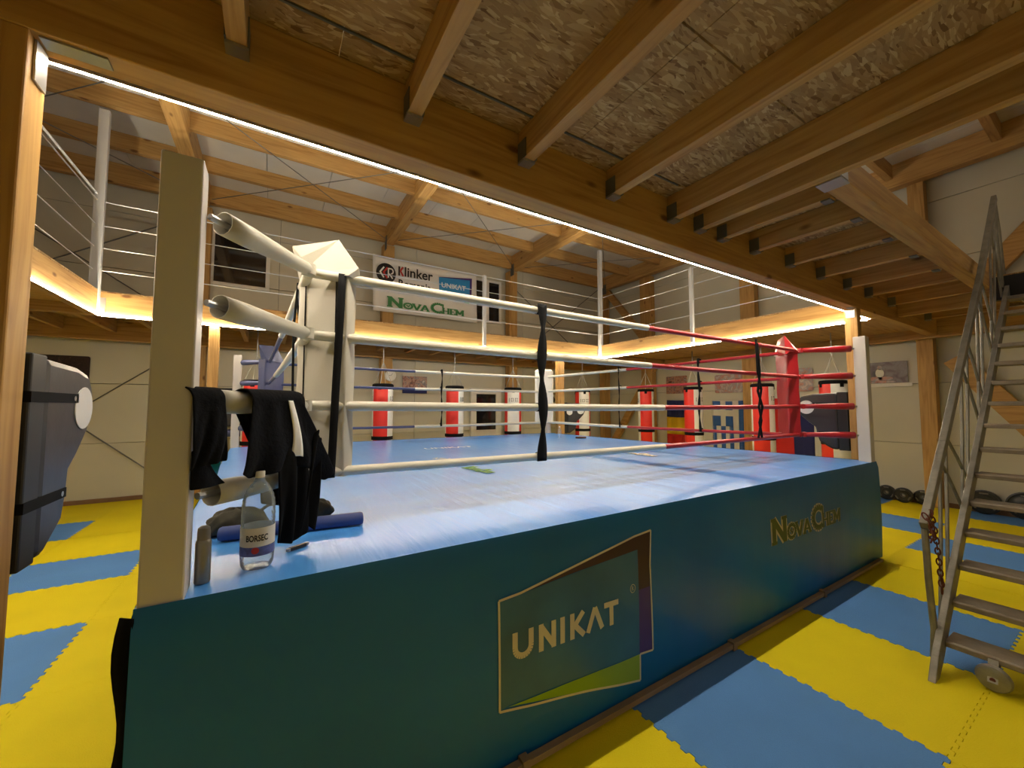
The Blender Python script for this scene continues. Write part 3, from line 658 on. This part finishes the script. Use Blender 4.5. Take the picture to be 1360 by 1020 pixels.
MB().tube([(.404, 2.0995, ZC+.032), (.4065, 2.0992, ZC+.032)], .024, 18).build('roll_end', 'black_side', ro)
ob = thing('soft_bag', 'crumpled dark olive cloth bag behind the blue roll', 'bag', (-.1, 2.3, ZC))
def blob(c, rx, ry, rz, seed, m, name, parent, flat=.0):
    rnd = random.Random(seed); ph = [rnd.uniform(0, 6) for _ in range(6)]
    def f(u, v):
        a = 2*PI*u; b = PI*v-PI/2
        k = 1+.10*math.sin(3*a+ph[0])*math.cos(b)+.07*math.sin(5*a+4*b+ph[1])+.05*math.sin(9*a-7*b+ph[2])*math.cos(b)
        z = math.sin(b)*rz*k; return (c[0]+rx*k*math.cos(b)*math.cos(a), c[1]+ry*k*math.cos(b)*math.sin(a), max(c[2]+z, ZC+.006 if flat else -9))
    mb = MB(); mb.grid(f, 40, 22); return mb.build(name, m, parent)
blob((-.13, 2.29, ZC+.035), .12, .075, .075, 3, 'olive_bag', 'bag_body', ob, 1); blob((.2, 2.36, ZC+.04), .10, .06, .06, 5, 'olive_bag', 'bag_body', ob, 1)
MB().tube([(-.05, 2.3, ZC+.07), (.0, 2.33, ZC+.1), (.08, 2.35, ZC+.1), (.14, 2.35, ZC+.07)], .008, 8).build('bag_strap', 'olive_bag', ob)
ph = thing('key_clip', 'small dark wallet clip with shiny metal ends under the hanging trousers', 'clip', (.11, 1.87, ZC))
MB().beam((.078, 1.862, ZC+.009), (.14, 1.90, ZC+.009), .02, .014).build('clip_body', 'phone_dark', ph, bevel=.004)
MB().lathe([(0, -.006), (.009, -.005), (.009, .005), (0, .006)], (.075, 1.858, ZC+.0095), 14).build('metal_end', 'steel', ph)
MB().lathe([(0, -.006), (.008, -.005), (.008, .005), (0, .006)], (.144, 1.905, ZC+.0095), 14).build('metal_end', 'steel', ph)

# clothes hung over the third sleeve -------------------------------------------------
TO = Vector((-.21, 1.65, 0)); TD = Vector((.7071, .7071, 0)); TN = Vector((.7071, -.7071, 0))
def interp(tab, u):
    for (a, p), (b, q) in zip(tab[:-1], tab[1:]):
        if u <= b: return p+(q-p)*(u-a)/(b-a)
    return tab[-1][1]
def drape(s_top, s_bot, zb, zback, sback=None, r=.052, ztop=1.668, fold=.012, ph=0., nf=3.):
    def f(u, v):
        # v: 0 front hem .. .55 ridge start .. .68 ridge end .. 1 back hem
        if v < .55:
            k = 1-v/.55; s = interp(s_top, u)*(1-k)+interp(s_bot, u)*k; z = ztop+(interp(zb, u)-ztop)*k
            off = r+fold*math.sin(u*nf*2*PI+ph+k*1.3)*k**.6+.02*k*math.sin(PI*k)+.006*math.sin(u*19+k*8)*k
        elif v < .68:
            a = (v-.55)/.13*PI; s = interp(s_top, u); z = ztop+r*math.sin(a)*.75; off = r*math.cos(a)
        else:
            k = (v-.68)/.32; s = interp(s_top, u)*(1-k)+interp(sback or s_bot, u)*k; z = ztop+(interp(zback, u)-ztop)*k
            off = -r-fold*math.sin(u*nf*2*PI+ph+2+k)*k**.6
        p = TO+TD*s+TN*off; return (p.x, p.y, z)
    return f
g1 = thing('dark_sweatshirt', 'black sports top with a pale sleeve stripe hung over the white rope sleeve', 'clothing', (.1, 1.95, 1.7))
fr = drape([(0, .16), (.5, .28), (1, .40)], [(0, .115), (.5, .34), (1, .60)], [(0, 1.40), (.12, 1.375), (.35, 1.385), (.6, 1.39), (.75, 1.36), (.9, 1.30), (1, 1.33)], [(0, 1.50), (1, 1.46)], [(0, .24), (1, .42)], fold=.011, ph=.6)
MB().grid(fr, 44, 60).build('cloth', 'dark_knit', g1, solid=.006, sub=1)
def sub(fn, u0, u1, v0, v1, o):
    def f(u, v):
        p = Vector(fn(u0+(u1-u0)*u-.13*(1-v), v0+(v1-v0)*v)); return tuple(p+TN*o)
    return f
MB().grid(sub(fr, .66, .76, .09, .545, .0055), 4, 40).build('sleeve_stripe', 'white_print', g1, solid=.002)['label'] = 'pale stripe down the sleeve'
g2 = thing('dark_trousers', 'black trousers hanging down to the canvas below the striped top', 'clothing', (.1, 1.95, 1.7))
fr2 = drape([(0, .27), (1, .42)], [(0, .30), (1, .455)], [(0, 1.10), (.5, 1.075), (1, 1.10)], [(0, 1.25), (1, 1.2)], r=.047, fold=.010, ph=2., nf=2.)
MB().grid(fr2, 30, 60).build('cloth', 'black_cloth', g2, solid=.008, sub=1)
def leg2(u, v):
    k = v; s = .43+.07*u+(.03-.05*k)*(1); z = 1.52-.40*k+.02*math.sin(u*5); off = .055+.018*math.sin(u*6+k*3)
    p = TO+TD*s+TN*off; return (p.x, p.y, z)
MB().grid(leg2, 14, 30).build('cloth_fold', 'black_cloth', g2, solid=.008, sub=1)
g3 = thing('dark_shirt', 'black shirt hung on the rope sleeve right beside the cream ring post', 'clothing', (-.2, 1.66, 1.7))
fr3 = drape([(0, -.055), (1, .055)], [(0, -.06), (1, .07)], [(0, 1.44), (.5, 1.45), (1, 1.455)], [(0, 1.5), (1, 1.46)], r=.050, fold=.008, ph=1., nf=1.5)
MB().grid(fr3, 24, 50).build('cloth', 'dark_knit', g3, solid=.006, sub=1)
MB().grid(lambda u, v: tuple(TO+TD*(-.04+.06*u+.07*v*v*u)+TN*(.035+.01*math.sin(u*5))+Vector((0, 0, 1.50-.125*v))), 12, 16).build('cloth_tail', 'dark_knit', g3, solid=.006, sub=1)
MB().grid(lambda u, v: tuple(TO+TD*(.02+.075*u-.02*v)+TN*(.0)+Vector((0, 0, 1.47-.075*v))), 6, 8).build('cloth_lining', 'teal_cloth', g3, solid=.004)

# small far items on the ring
fb = thing('small_bottle', 'small clear bottle standing at the far right corner of the canvas', 'bottle', (4.6, 6.2, ZC))
MB().lathe([(0, 0), (.03, 0), (.033, .01), (.033, .14), (.02, .17), (.012, .19), (.012, .2)], (4.72, 5.95, ZC), 16).build('bottle_body', 'pet', fb)
MB().lathe([(.014, .195), (.014, .215), (0, .216)], (4.72, 5.95, ZC), 12).build('cap', 'window_white', fb)
hw = thing('hand_wrap', 'reddish brown rolled cloth lying at the far right canvas edge', 'wrap', (4.9, 5.6, ZC))
MB().tube([(4.82, 5.6, ZC+.02), (4.9, 5.55, ZC+.022), (5.0, 5.52, ZC+.02)], [.018, .022, .018], 10).build('wrap_roll', 'speed_brown', hw)

# ------------------------------------------------------------ hanging punching bags
BG = 'hanging red and white punching bags'
def bag(x, y, rot, lab, ztop=2.08, zbot=.72, R=.195, zc=3.088):
    o = thing('punching_bag', lab, 'punching bag', (x, y, zbot), BG)
    c = (x, y, 0); d = math.radians
    secs = ((0, 90, 'bag_red'), (90, 180, 'bag_white'), (180, 270, 'bag_red'), (270, 360, 'bag_white'))
    for a0, a1, m in secs:
        mb = MB(); mb.lathe([(R-.01, zbot), (R, zbot+.02), (R, zbot+.5), (R, zbot+1.), (R, ztop-.04), (R-.008, ztop-.015)], c, 10, d(a0+rot), d(a1+rot)); q = mb.build('bag_panel', m, o)
    MB().lathe([(0, zbot-.002), (R-.01, zbot)], c, 24).build('bag_bottom', 'black_side', o)
    MB().lathe([(R+.002, ztop-.055), (R+.005, ztop-.05), (R+.002, ztop), (R-.02, ztop+.012), (0, ztop+.014)], c, 28).build('bag_top', 'strap_black', o)
    MB().lathe([(R+.001, 1.0), (R+.006, 1.005), (R+.006, 1.065), (R+.001, 1.07)], c, 28).build('bag_band', 'strap_black', o)
    ap = Vector((x, y, ztop+.44))
    for k in range(4):
        a = d(rot+45+90*k); p = Vector((x+R*.93*math.cos(a), y+R*.93*math.sin(a), ztop-.01)); MB().tube([p, ap], .007, 6).build('hanging_strap', 'cream_vinyl', o)
        q = Vector((x+(R+.006)*math.cos(a), y+(R+.006)*math.sin(a), 0)); tn = Vector((-math.sin(a), math.cos(a), 0))
        MB().add([tuple(q-tn*.035+Vector((0, 0, ztop-.01))), tuple(q+tn*.035+Vector((0, 0, ztop-.01))), tuple(q+tn*.03+Vector((0, 0, ztop-.11))), tuple(q-tn*.03+Vector((0, 0, ztop-.11)))], [(0, 1, 2, 3)]).build('strap_patch', 'strap_black', o)
    MB().tube([ap, (x, y, zc)], .010, 8).build('swivel_rod', 'steel', o)
    for a in (135, 315):           # block marks printed on the white panels
        aa = d(a+rot)
        mb = MB()
        for i, w in enumerate((.012, .03, .012, .03, .026)):
            u = -.10+i*.047
            fn = lambda uu, vv, dd: (x+(R+.0035)*math.cos(aa+uu/R), y+(R+.0035)*math.sin(aa+uu/R), 1.76+vv)
            strokes(mb, [(u, 0, u, .08, .010), (u, .075, u+w, .075, .010), (u, .005, u+w, .005, .010)], .01, fn, 0)
        mb.build('bag_marks', 'ink_black', o)
bag(1.86, 7.9, -165, 'hanging red and white punching bag below the round clock', )
bag(3.38, 7.9, -178, 'hanging red and white punching bag between the group photo and the framed lower window')
bag(4.87, 7.9, -252, 'hanging punching bag with its white panel facing us, right of the framed lower window')
bag(-.24, 7.95, -148, 'hanging punching bag mostly hidden behind the blue ring corner')
bag(7.05, 7.9, -250, 'hanging punching bag behind the black punch pad on the far post')
bag(8.2, 6.78, -185, 'hanging red punching bag left of the tricolour flag, in front of the diagonal brace')
bag(8.2, 5.45, -233, 'hanging red and white punching bag between the tricolour and striped flags')
bag(8.2, 3.97, -213, 'hanging red punching bag right of the striped flag')
bag(8.2, 2.83, -261, 'hanging punching bag behind the black pad at the red ring corner')

# wall mounted uppercut pads
def punch_pad(x, y, dirx, lab, side_vis, zo=0.):
    """profile (depth, z) extruded across; post face at y, nose away along dirx=(dx,dy)"""
    o = thing('punch_pad', lab, 'punch pad', (x, y, 1.12), 'black post-mounted punch pads')
    D = Vector((*dirx, 0)).normalized(); Wd = Vector((-D.y, D.x, 0))*side_vis; P0 = Vector((x, y, zo))
    prof = [(.1, 1.125), (.17, 1.125), (.30, 1.21), (.325, 1.30), (.335, 1.39), (.40, 1.44), (.49, 1.53), (.535, 1.62), (.53, 1.71), (.48, 1.775), (.36, 1.80), (.1, 1.81)]
    F = lambda u, v, d: tuple(P0+D*u+Wd*(-d)+Vector((0, 0, v)))
    MB().prism(prof, F, .34).build('pad_body', 'black_leather', o, bevel=.025)
    MB().prism([(.0, 1.12), (.1, 1.12), (.1, 1.815), (.0, 1.815)], F, .34).build('mount_box', 'black_side', o, bevel=.006)
    for z in (1.655, 1.30):
        MB().prism([(-.003, z), (.36 if z > 1.5 else .3, z), (.36 if z > 1.5 else .3, z+.035), (-.003, z+.035)], lambda u, v, d: tuple(P0+D*u+Wd*(.004-d)+Vector((0, 0, v))), .348).build('pad_strap', 'strap_black', o); PS = bpy.context.scene.collection.objects[-1]
        MB().lathe([(0, 0), (.010, .001)], tuple(P0+D*(.32 if z > 1.5 else .26)+Wd*.006+Vector((0, 0, z+.017))), 10, axis='x').build('strap_rivet', 'steel', PS)
    cs = MB(); nseg = 24; cen = (.42, 1.635); r = .085
    cs.prism([(cen[0]+r*math.cos(2*PI*k/nseg), cen[1]+r*math.sin(2*PI*k/nseg)) for k in range(nseg)], lambda u, v, d: tuple(P0+D*u+Wd*(.001+d)+Vector((0, 0, v))), .003); cs.build('target_spot', 'white_print', o)
    if zo: cs = MB(); cs.prism([(.15+.07*math.cos(2*PI*k/nseg), 1.6+.07*math.sin(2*PI*k/nseg)) for k in range(nseg)], lambda u, v, d: tuple(P0+D*u+Wd*(.004+d)+Vector((0, 0, v))), .006); cs.build('target_spot', 'white_print', o, bevel=.002)
    cs = MB(); cs.prism([(.17+.07*math.cos(2*PI*k/nseg), .0+.07*math.sin(2*PI*k/nseg)) for k in range(nseg)], lambda u, v, d: tuple(P0+D*(.541+d)+Wd*(-u)+Vector((0, 0, 1.66+v))), .006); cs.build('target_spot', 'white_print', o)
punch_pad(-.66, 1.87, (0, 1), 'large black punch pad with a white spot at the left edge of the picture', -1)
punch_pad(5.80, 1.87, (0, 1), 'black punch pad with a white spot beside the red ring corner', 1)
punch_pad(5.63, 6.96, (1, -.35), 'small black punch pad with white spots on the post beyond the far ring corner', -1, -.08)
sb = thing('speed_bag', 'small speed ball under a round wooden platform on the back wall', 'speed bag', (6.99, 9.2, 2.0))
MB().lathe([(0, 0), (.2, 0), (.2, .03), (0, .03)], (6.99, 9.15, 2.0), 28).build('platform', 'brown_base', sb)
MB().tube([(6.99, 9.5, 2.45), (6.99, 9.15, 2.45), (6.99, 9.15, 2.03)], .035, 8).build('bracket', 'rail_grey', sb)
MB().tube([(6.99, 9.42, 2.1), (6.99, 9.3, 2.03)], .015, 8).build('bracket', 'rail_grey', sb)
MB().lathe([(.008, 0), (.02, -.04), (.07, -.12), (.075, -.17), (.05, -.22), (0, -.24)], (6.99, 9.12, 1.99), 16).build('speed_ball', 'black_leather', sb)

# pads and benches behind the left ring corner
eq = thing('padded_bench', 'black and blue padded bench seen behind the blue ring corner', 'bench', (-.55, 8.6, 0))
box('seat_pad', (-1.0, 8.3, 1.12), (-.1, 8.75, 1.24), 'blue_vinyl', eq, bevel=.04); box('back_pad', (-1.0, 8.76, 1.28), (-.1, 8.86, 1.98), 'black_leather', eq, bevel=.03)
for xx in (-.95, -.15): box('bench_leg', (xx-.03, 8.4, 0), (xx+.03, 8.82, 1.12), 'steel_dull', eq)

# ------------------------------------------------------------ clock, posters, flags, banner
ck = thing('wall_clock', 'small round white clock on the back wall post', 'clock', (2.3, 9.2, 2.36))
MB().lathe([(0, -.03), (.12, -.03), (.13, -.02), (.13, 0), (0, 0)], (2.33, 9.215, 2.36), 28, axis='y').build('clock_case', 'window_white', ck)
MB().lathe([(0, 0), (.105, 0)], (2.33, 9.183, 2.36), 24, axis='y').build('clock_dial', 'clock_face', ck)
for a, l in ((50, .07), (170, .05)): MB().beam((2.33, 9.18, 2.36), (2.33+l*math.cos(math.radians(a)), 9.18, 2.36+l*math.sin(math.radians(a))), .006, .003, (0, 1, 0)).build('clock_hand', 'ink_black', ck)
def rounded(w, h, r, n=5):
    p = []
    for cx, cy, a in ((w-r, r, -90), (w-r, h-r, 0), (r, h-r, 90), (r, r, 180)):
        for i in range(n+1): t = math.radians(a+90*i/n); p.append((cx+r*math.cos(t), cy+r*math.sin(t)))
    return p
def poster_r(y0, y1, z0, z1, m, lab, r=.04):      # on the right wall; y0 is the left (far) edge
    o = thing('wall_poster', lab, 'poster', (9.48, y0, z0)); w = y0-y1; h = z1-z0
    MB().prism(rounded(w, h, r), lambda u, v, d: (9.478-d, y0-u, z0+v), .012).build('poster_sheet', m, o); return o
poster_r(7.11, 6.47, 2.0, 2.48, 'poster_warm', 'small square crowd photo poster on the right wall above the tricolour flag', .02)
poster_r(5.69, 4.99, 1.98, 2.43, 'poster_pink', 'rounded fight photo poster on the right wall above the striped flag')
poster_r(4.2, 3.6, 1.96, 2.45, 'poster_pink', 'rounded photo poster partly hidden behind the red ring corner')
po = poster_r(2.84, 2.19, 2.07, 2.45, 'poster_grey', 'dark grey photo poster of a crouching fighter left of the right wall post', .01)
MB().prism([(0, 0), (.72, 0), (.72, .06), (0, .06)], lambda u, v, d: (9.476-d, 2.86-u, 2.0+v), .008).build('poster_margin', 'label_cream', po)
blobs = [(.28, .20, .06, .09), (.28, .30, .035, .04), (.22, .10, .10, .04), (.36, .10, .10, .035), (.3, .04, .2, .02)]
for (bx, bz, rx, rz) in blobs[:5]:
    MB().add([(9.4645, 2.84-bx-rx*math.cos(k*PI/6), 2.07+bz+rz*math.sin(k*PI/6)-.02) for k in range(12)], [tuple(range(12))]).build('poster_figure', 'poster_pink' if rx != .06 else 'label_cream', po)
o = thing('wall_poster', 'rectangular crowd photo poster on the back wall between the two left punching bags', 'poster', (2.7, 9.4, 1.97))
MB().box((2.69, 9.46, 1.97), (3.3, 9.478, 2.39)).build('poster_sheet', 'poster_warm', o); MB().box((2.69, 9.455, 1.97), (3.3, 9.459, 2.05)).build('poster_strip', 'flag_navy', o)
o = thing('wall_poster', 'dark poster on the back wall peeking out above the black punch pad at the left', 'poster', (-3.1, 9.4, 1.95))
MB().prism(rounded(.62, .55, .03), lambda u, v, d: (-3.3+u, 9.478-d, 1.95+v), .012).build('poster_sheet', 'poster_dark', o)
# flags
def flag(y0, y1, z0, z1, lab, paint, nu=24, nv=20):
    o = thing('wall_flag', lab, 'flag', (9.4, y0, z0))
    F = lambda a, b: (9.435-.018*math.sin(a*17+b*2)-.01*math.sin(a*31), y0+(y1-y0)*a, z1+(z0-z1)*b-.02*math.sin(a*PI)*(1-b))
    for (a0, a1, b0, b1, m, k) in paint:
        MB().grid(lambda u, v: tuple(Vector(F(a0+(a1-a0)*u, b0+(b1-b0)*v))+Vector((-.002*k, 0, 0))), max(2, int(nu*(a1-a0))+1), max(2, int(nv*(b1-b0)))).build('flag_field', m, o, solid=.001)
    return o
flag(7.08, 6.3, .6, 1.83, 'tricolour flag with blue, yellow and red bands on the right wall', [(0, 1, 0, .38, 'flag_navy', 0), (0, 1, .38, .76, 'flag_yellow', 0), (0, 1, .76, 1, 'flag_red', 0)])
st = [(0, 1, 0, 1, 'flag_white', 0)]
st += [(0.02, .2, .01, .18, 'flag_blue', 1), (.32, .5, .01, .18, 'flag_blue', 1), (.02, .2, .3, .5, 'flag_blue', 1), (.32, .5, .3, .5, 'flag_blue', 1), (.2, .32, .5, 1, 'flag_blue', 1),
       (.02, .1, .5, 1, 'flag_blue', 1), (.42, .5, .5, 1, 'flag_blue', 1), (.62, .74, .0, 1, 'flag_blue', 1), (.86, .98, 0, 1, 'flag_blue', 1)]
flag(5.76, 4.72, .55, 1.80, 'blue and white striped flag hung sideways on the right wall', st)
flag(4.45, 3.3, .5, 1.83, 'flag with red, blue and pale bands behind the red ring corner', [(0, .42, 0, 1, 'flag_red', 0), (.42, .74, 0, 1, 'flag_navy', 0), (.74, 1, 0, 1, 'flag_white', 0)])

bn = thing('sponsor_banner', 'white sponsor banner with three printed logos on the upper back wall', 'banner', (3.2, 9.15, 3.84))
BY = 9.16
MB().grid(lambda u, v: (1.87+2.64*u+.03*v*(1-2*0), BY+.02*math.sin(u*9)*math.sin(v*3), 5.15-1.31*v-.025*math.sin(u*PI)*(1-v)), 30, 12).build('banner_sheet', 'banner_white', bn, solid=.003)
FB = lambda x0, z0: (lambda u, v, d: (x0+u, BY-.028-d, z0+v))
mb = MB(); mb.add([FB(2.17, 4.74)(.225*math.cos(k*PI/18), .235*math.sin(k*PI/18), 0) for k in range(36)], [tuple(range(36))]); mb.build('round_logo', 'ink_black', bn)
mb = MB(); strokes(mb, [(2.12, 4.88, 2.03, 4.75, .035), (2.03, 4.76, 2.12, 4.63, .035)], .03, FB(0, 0), .003); mb.build('round_logo', 'white_print', bn)
mb = MB(); strokes(mb, [(2.2, 4.88, 2.11, 4.75, .04), (2.11, 4.76, 2.2, 4.62, .04)], .03, FB(0, 0), .004); mb.build('round_logo', 'ink_red', bn)
mb = MB(); strokes(mb, [(2.22, 4.64, 2.22, 4.87), (2.22, 4.86, 2.29, 4.86), *arc(2.28, 4.80, .05, .06, -90, 90, 8), (2.24, 4.74, 2.32, 4.63)], .03, FB(0, 0), .005); mb.build('round_logo', 'white_print', bn)
text_mb('linker', .70, .235, FB(2.60, 4.735), .003, .018).build('banner_lettering', 'ink_black', bn)
mb = MB(); strokes(mb, [(2.47, 4.735, 2.47, 4.96)], .04, FB(0, 0), .003); mb.build('banner_lettering', 'ink_black', bn)
mb = MB(); strokes(mb, [(2.56, 4.955, 2.5, 4.85), (2.5, 4.85, 2.57, 4.735)], .04, FB(0, 0), .003); mb.build('banner_lettering', 'ink_red', bn)
text_mb('Romania', .80, .20, FB(2.46, 4.45), .003, .018).build('banner_lettering', 'ink_black', bn)
poly_print('logo_panel', [(3.46, 4.88), (4.37, 4.99), (4.36, 4.55), (3.47, 4.5)], 'print_purple', FB(0, 0), .002, bn)
poly_print('logo_panel', [(3.46, 4.87), (4.31, 4.93), (4.30, 4.5), (3.47, 4.46)], 'print_blue', FB(0, 0), .004, bn)
poly_print('logo_panel', [(3.5, 4.46), (4.30, 4.5), (4.29, 4.30)], 'lime_bright', FB(0, 0), .005, bn)
text_mb('UNIKΛT', .66, .13, FB(3.53, 4.63), .007, .02).build('banner_lettering', 'white_print', bn)
nova_chem(FB(2.2, 3.96), 1.95, .25, .003).build('banner_lettering', 'green_print', bn)

# ------------------------------------------------------------ weight plates and box by the right wall
for y, r, lab in ((2.52, .125, 'first black rubber weight plate against the right wall, beside the ring'), (2.29, .125, 'second black rubber weight plate from the ring at the right wall foot'),
                  (2.06, .122, 'black rubber weight plate just left of the stair rail'), (1.40, .18, 'large black rubber weight plate seen between the stair treads'), (1.0, .2, 'largest black rubber weight plate behind the stairs at the right edge')):
    o = thing('weight_plate', lab, 'weight plate', (9.3, y, .02), 'weight plates along the right wall')
    px_ = 9.28 if abs(y-2.29) < .01 else 9.35
    mb = MB(); mb.lathe([(.03, -.02), (r*.55, -.02), (r*.6, -.012), (r*.85, -.012), (r*.9, -.024), (r, -.02), (r, .02), (r*.9, .024), (.03, .02)], (px_, y, r+.003), 30, axis='x'); mb.build('rubber_disc', 'rubber', o)
    MB().lathe([(.026, -.028), (.036, -.028), (.036, .026), (.026, .026), (.026, -.028)], (px_, y, r+.003), 18, axis='x').build('steel_hub', 'steel_dull', o)
    for a in (90, 210, 330):
        aa = math.radians(a); c0 = (px_-.025, y+r*.72*math.cos(aa), r+.003+r*.72*math.sin(aa)); tx, tz = -math.sin(aa), math.cos(aa)
        MB().tube([(c0[0], c0[1]-tx*r*.25, c0[2]-tz*r*.25), (c0[0], c0[1]+tx*r*.25, c0[2]+tz*r*.25)], .012, 8).build('grip_slot', 'can_cap', o)
o = thing('wall_box', 'pinkish white box on the right wall behind the stair treads', 'box', (9.4, .75, 2.2))
box('box_case', (9.36, .45, 2.0), (9.48, .82, 2.75), 'pink_white', o, bevel=.01); box('box_dial', (9.34, .62, 2.12), (9.36, .78, 2.3), 'steel_dull', o)

# ------------------------------------------------------------ stairs
sy0, sy1 = .76, -.12
stair = thing('metal_staircase', 'steep grey metal staircase with open treads, lattice handrail and a caster wheel', 'stairs', (3.6, .3, 0))
def SX(z): return 3.58+z*1.135
for y in (sy0, sy1):
    mb = MB(); w = .10
    pf = [(3.40, .0), (3.49, .0), (3.62, .09), (SX(2.98)+.1, 2.98), (SX(2.98)-.02, 3.03), (3.50, .13)]
    mb.prism(pf, lambda u, v, d: (u, y-.015+d, v), .035); mb.build('stringer', 'alu', stair, bevel=.004)
for k in range(15):
    z = .165+.188*k; x = 3.63+.2135*k
    MB().prism([(0, 0), (.20, 0), (.20, .034), (.012, .038), (0, .03)], lambda u, v, d: (x+u, sy1+.02+d*(sy0-sy1-.036), z-.02+v), 1).build('tread', 'tread', stair, bevel=.004)
rail = [(3.56, .79, .88), (4.11, .79, 1.375), (5.0, .79, 2.2), (5.75, .79, 2.9), (6.75, .79, 3.95)]
for y in (.79, -.15):
    for a, b in zip(rail[:-1], rail[1:]): MB().beam((a[0], y, a[2]), (b[0], y, b[2]), .04, .065).build('handrail', 'alu', stair, bevel=.004)
    def lower(t): z = .12+2.8*t; return (SX(z), y, z+.02)
    def upper(t):
        s = t*4; i = min(3, int(s)); q = s-i; a, b = rail[i], rail[i+1]; return (a[0]*(1-q)+b[0]*q, y, a[2]*(1-q)+b[2]*q)
    MB().tube([(3.60, y, .06), (3.64, y, .22), (3.585, y, .55), (3.57, y, .86)], .018, 8).build('rail_post', 'alu', stair)
    for off in (0., .07):
        pts = []
        for i in range(9):
            t = min(1, .02+off+i*.118); pts.append(lower(t) if i % 2 == 0 else upper(min(1, t+.06)))
        for a, b in zip(pts[:-1], pts[1:]):
            a, b = Vector(a), Vector(b); mid = (a+b)/2+Vector((.02, 0, 0)); MB().tube([a, mid, b], .0105, 6).build('lattice_tube', 'alu', stair)
    MB().tube([(6.75, y, 3.95), (6.9, y, 3.6), (7.0, y, 3.11)], .014, 8).build('rail_post', 'alu', stair)
    MB().tube([(6.74, y, 3.93), (6.72, y, 3.3), (6.76, y, 2.95)], .014, 8).build('rail_post', 'alu', stair)
wy = .55; cw = MB().lathe([(0, -.024), (.05, -.026), (.066, -.02), (.074, 0), (.066, .02), (.05, .026), (0, .024)], (3.60, wy, .075), 26, axis='x').build('caster_wheel', 'alu', stair)
MB().lathe([(0, -.034), (.012, -.034), (.012, .034), (0, .034)], (3.60, wy, .075), 12, axis='x').build('axle', 'rust', cw)
for dx in (-.036, .036): MB().beam((3.60+dx, wy, .06), (3.66+dx, wy, .17), .04, .006).build('wheel_fork', 'alu', cw)
ch = thing('rusty_chain', 'rusty chain hanging from the lower end of the stair handrail', 'chain', (3.6, .8, .9))
def link(c, d, side):
    d = Vector(d).normalized(); s = Vector(side); s = (s-d*s.dot(d)).normalized(); pts = []
    for k in range(13):
        a = 2*PI*k/12; pts.append(Vector(c)+d*(.024*math.cos(a))+s*(.0125*math.sin(a)))
    MB().tube(pts, .0042, 6, caps=False).build('chain_link', 'rust', ch)
path = [Vector(p) for p in ((3.53, .775, .95), (3.525, .75, .90), (3.53, .745, .83), (3.56, .76, .80), (3.60, .775, .92), (3.62, .77, .97), (3.64, .765, .90), (3.655, .76, .80), (3.665, .757, .70), (3.675, .755, .60), (3.68, .753, .50))]
acc = 0; k = 0
for a, b in zip(path[:-1], path[1:]):
    L = (b-a).length; t = acc
    while t < L:
        c = a+(b-a)*(t/L); link(c, b-a, (1, .2, 0) if k % 2 else (.1, 1, .3)); k += 1; t += .034
    acc = t-L
link((3.682, .753, .47), (0, 0, 1), (1, 0, 0)); link((3.685, .75, .52), (.2, 0, 1), (1, .5, 0))
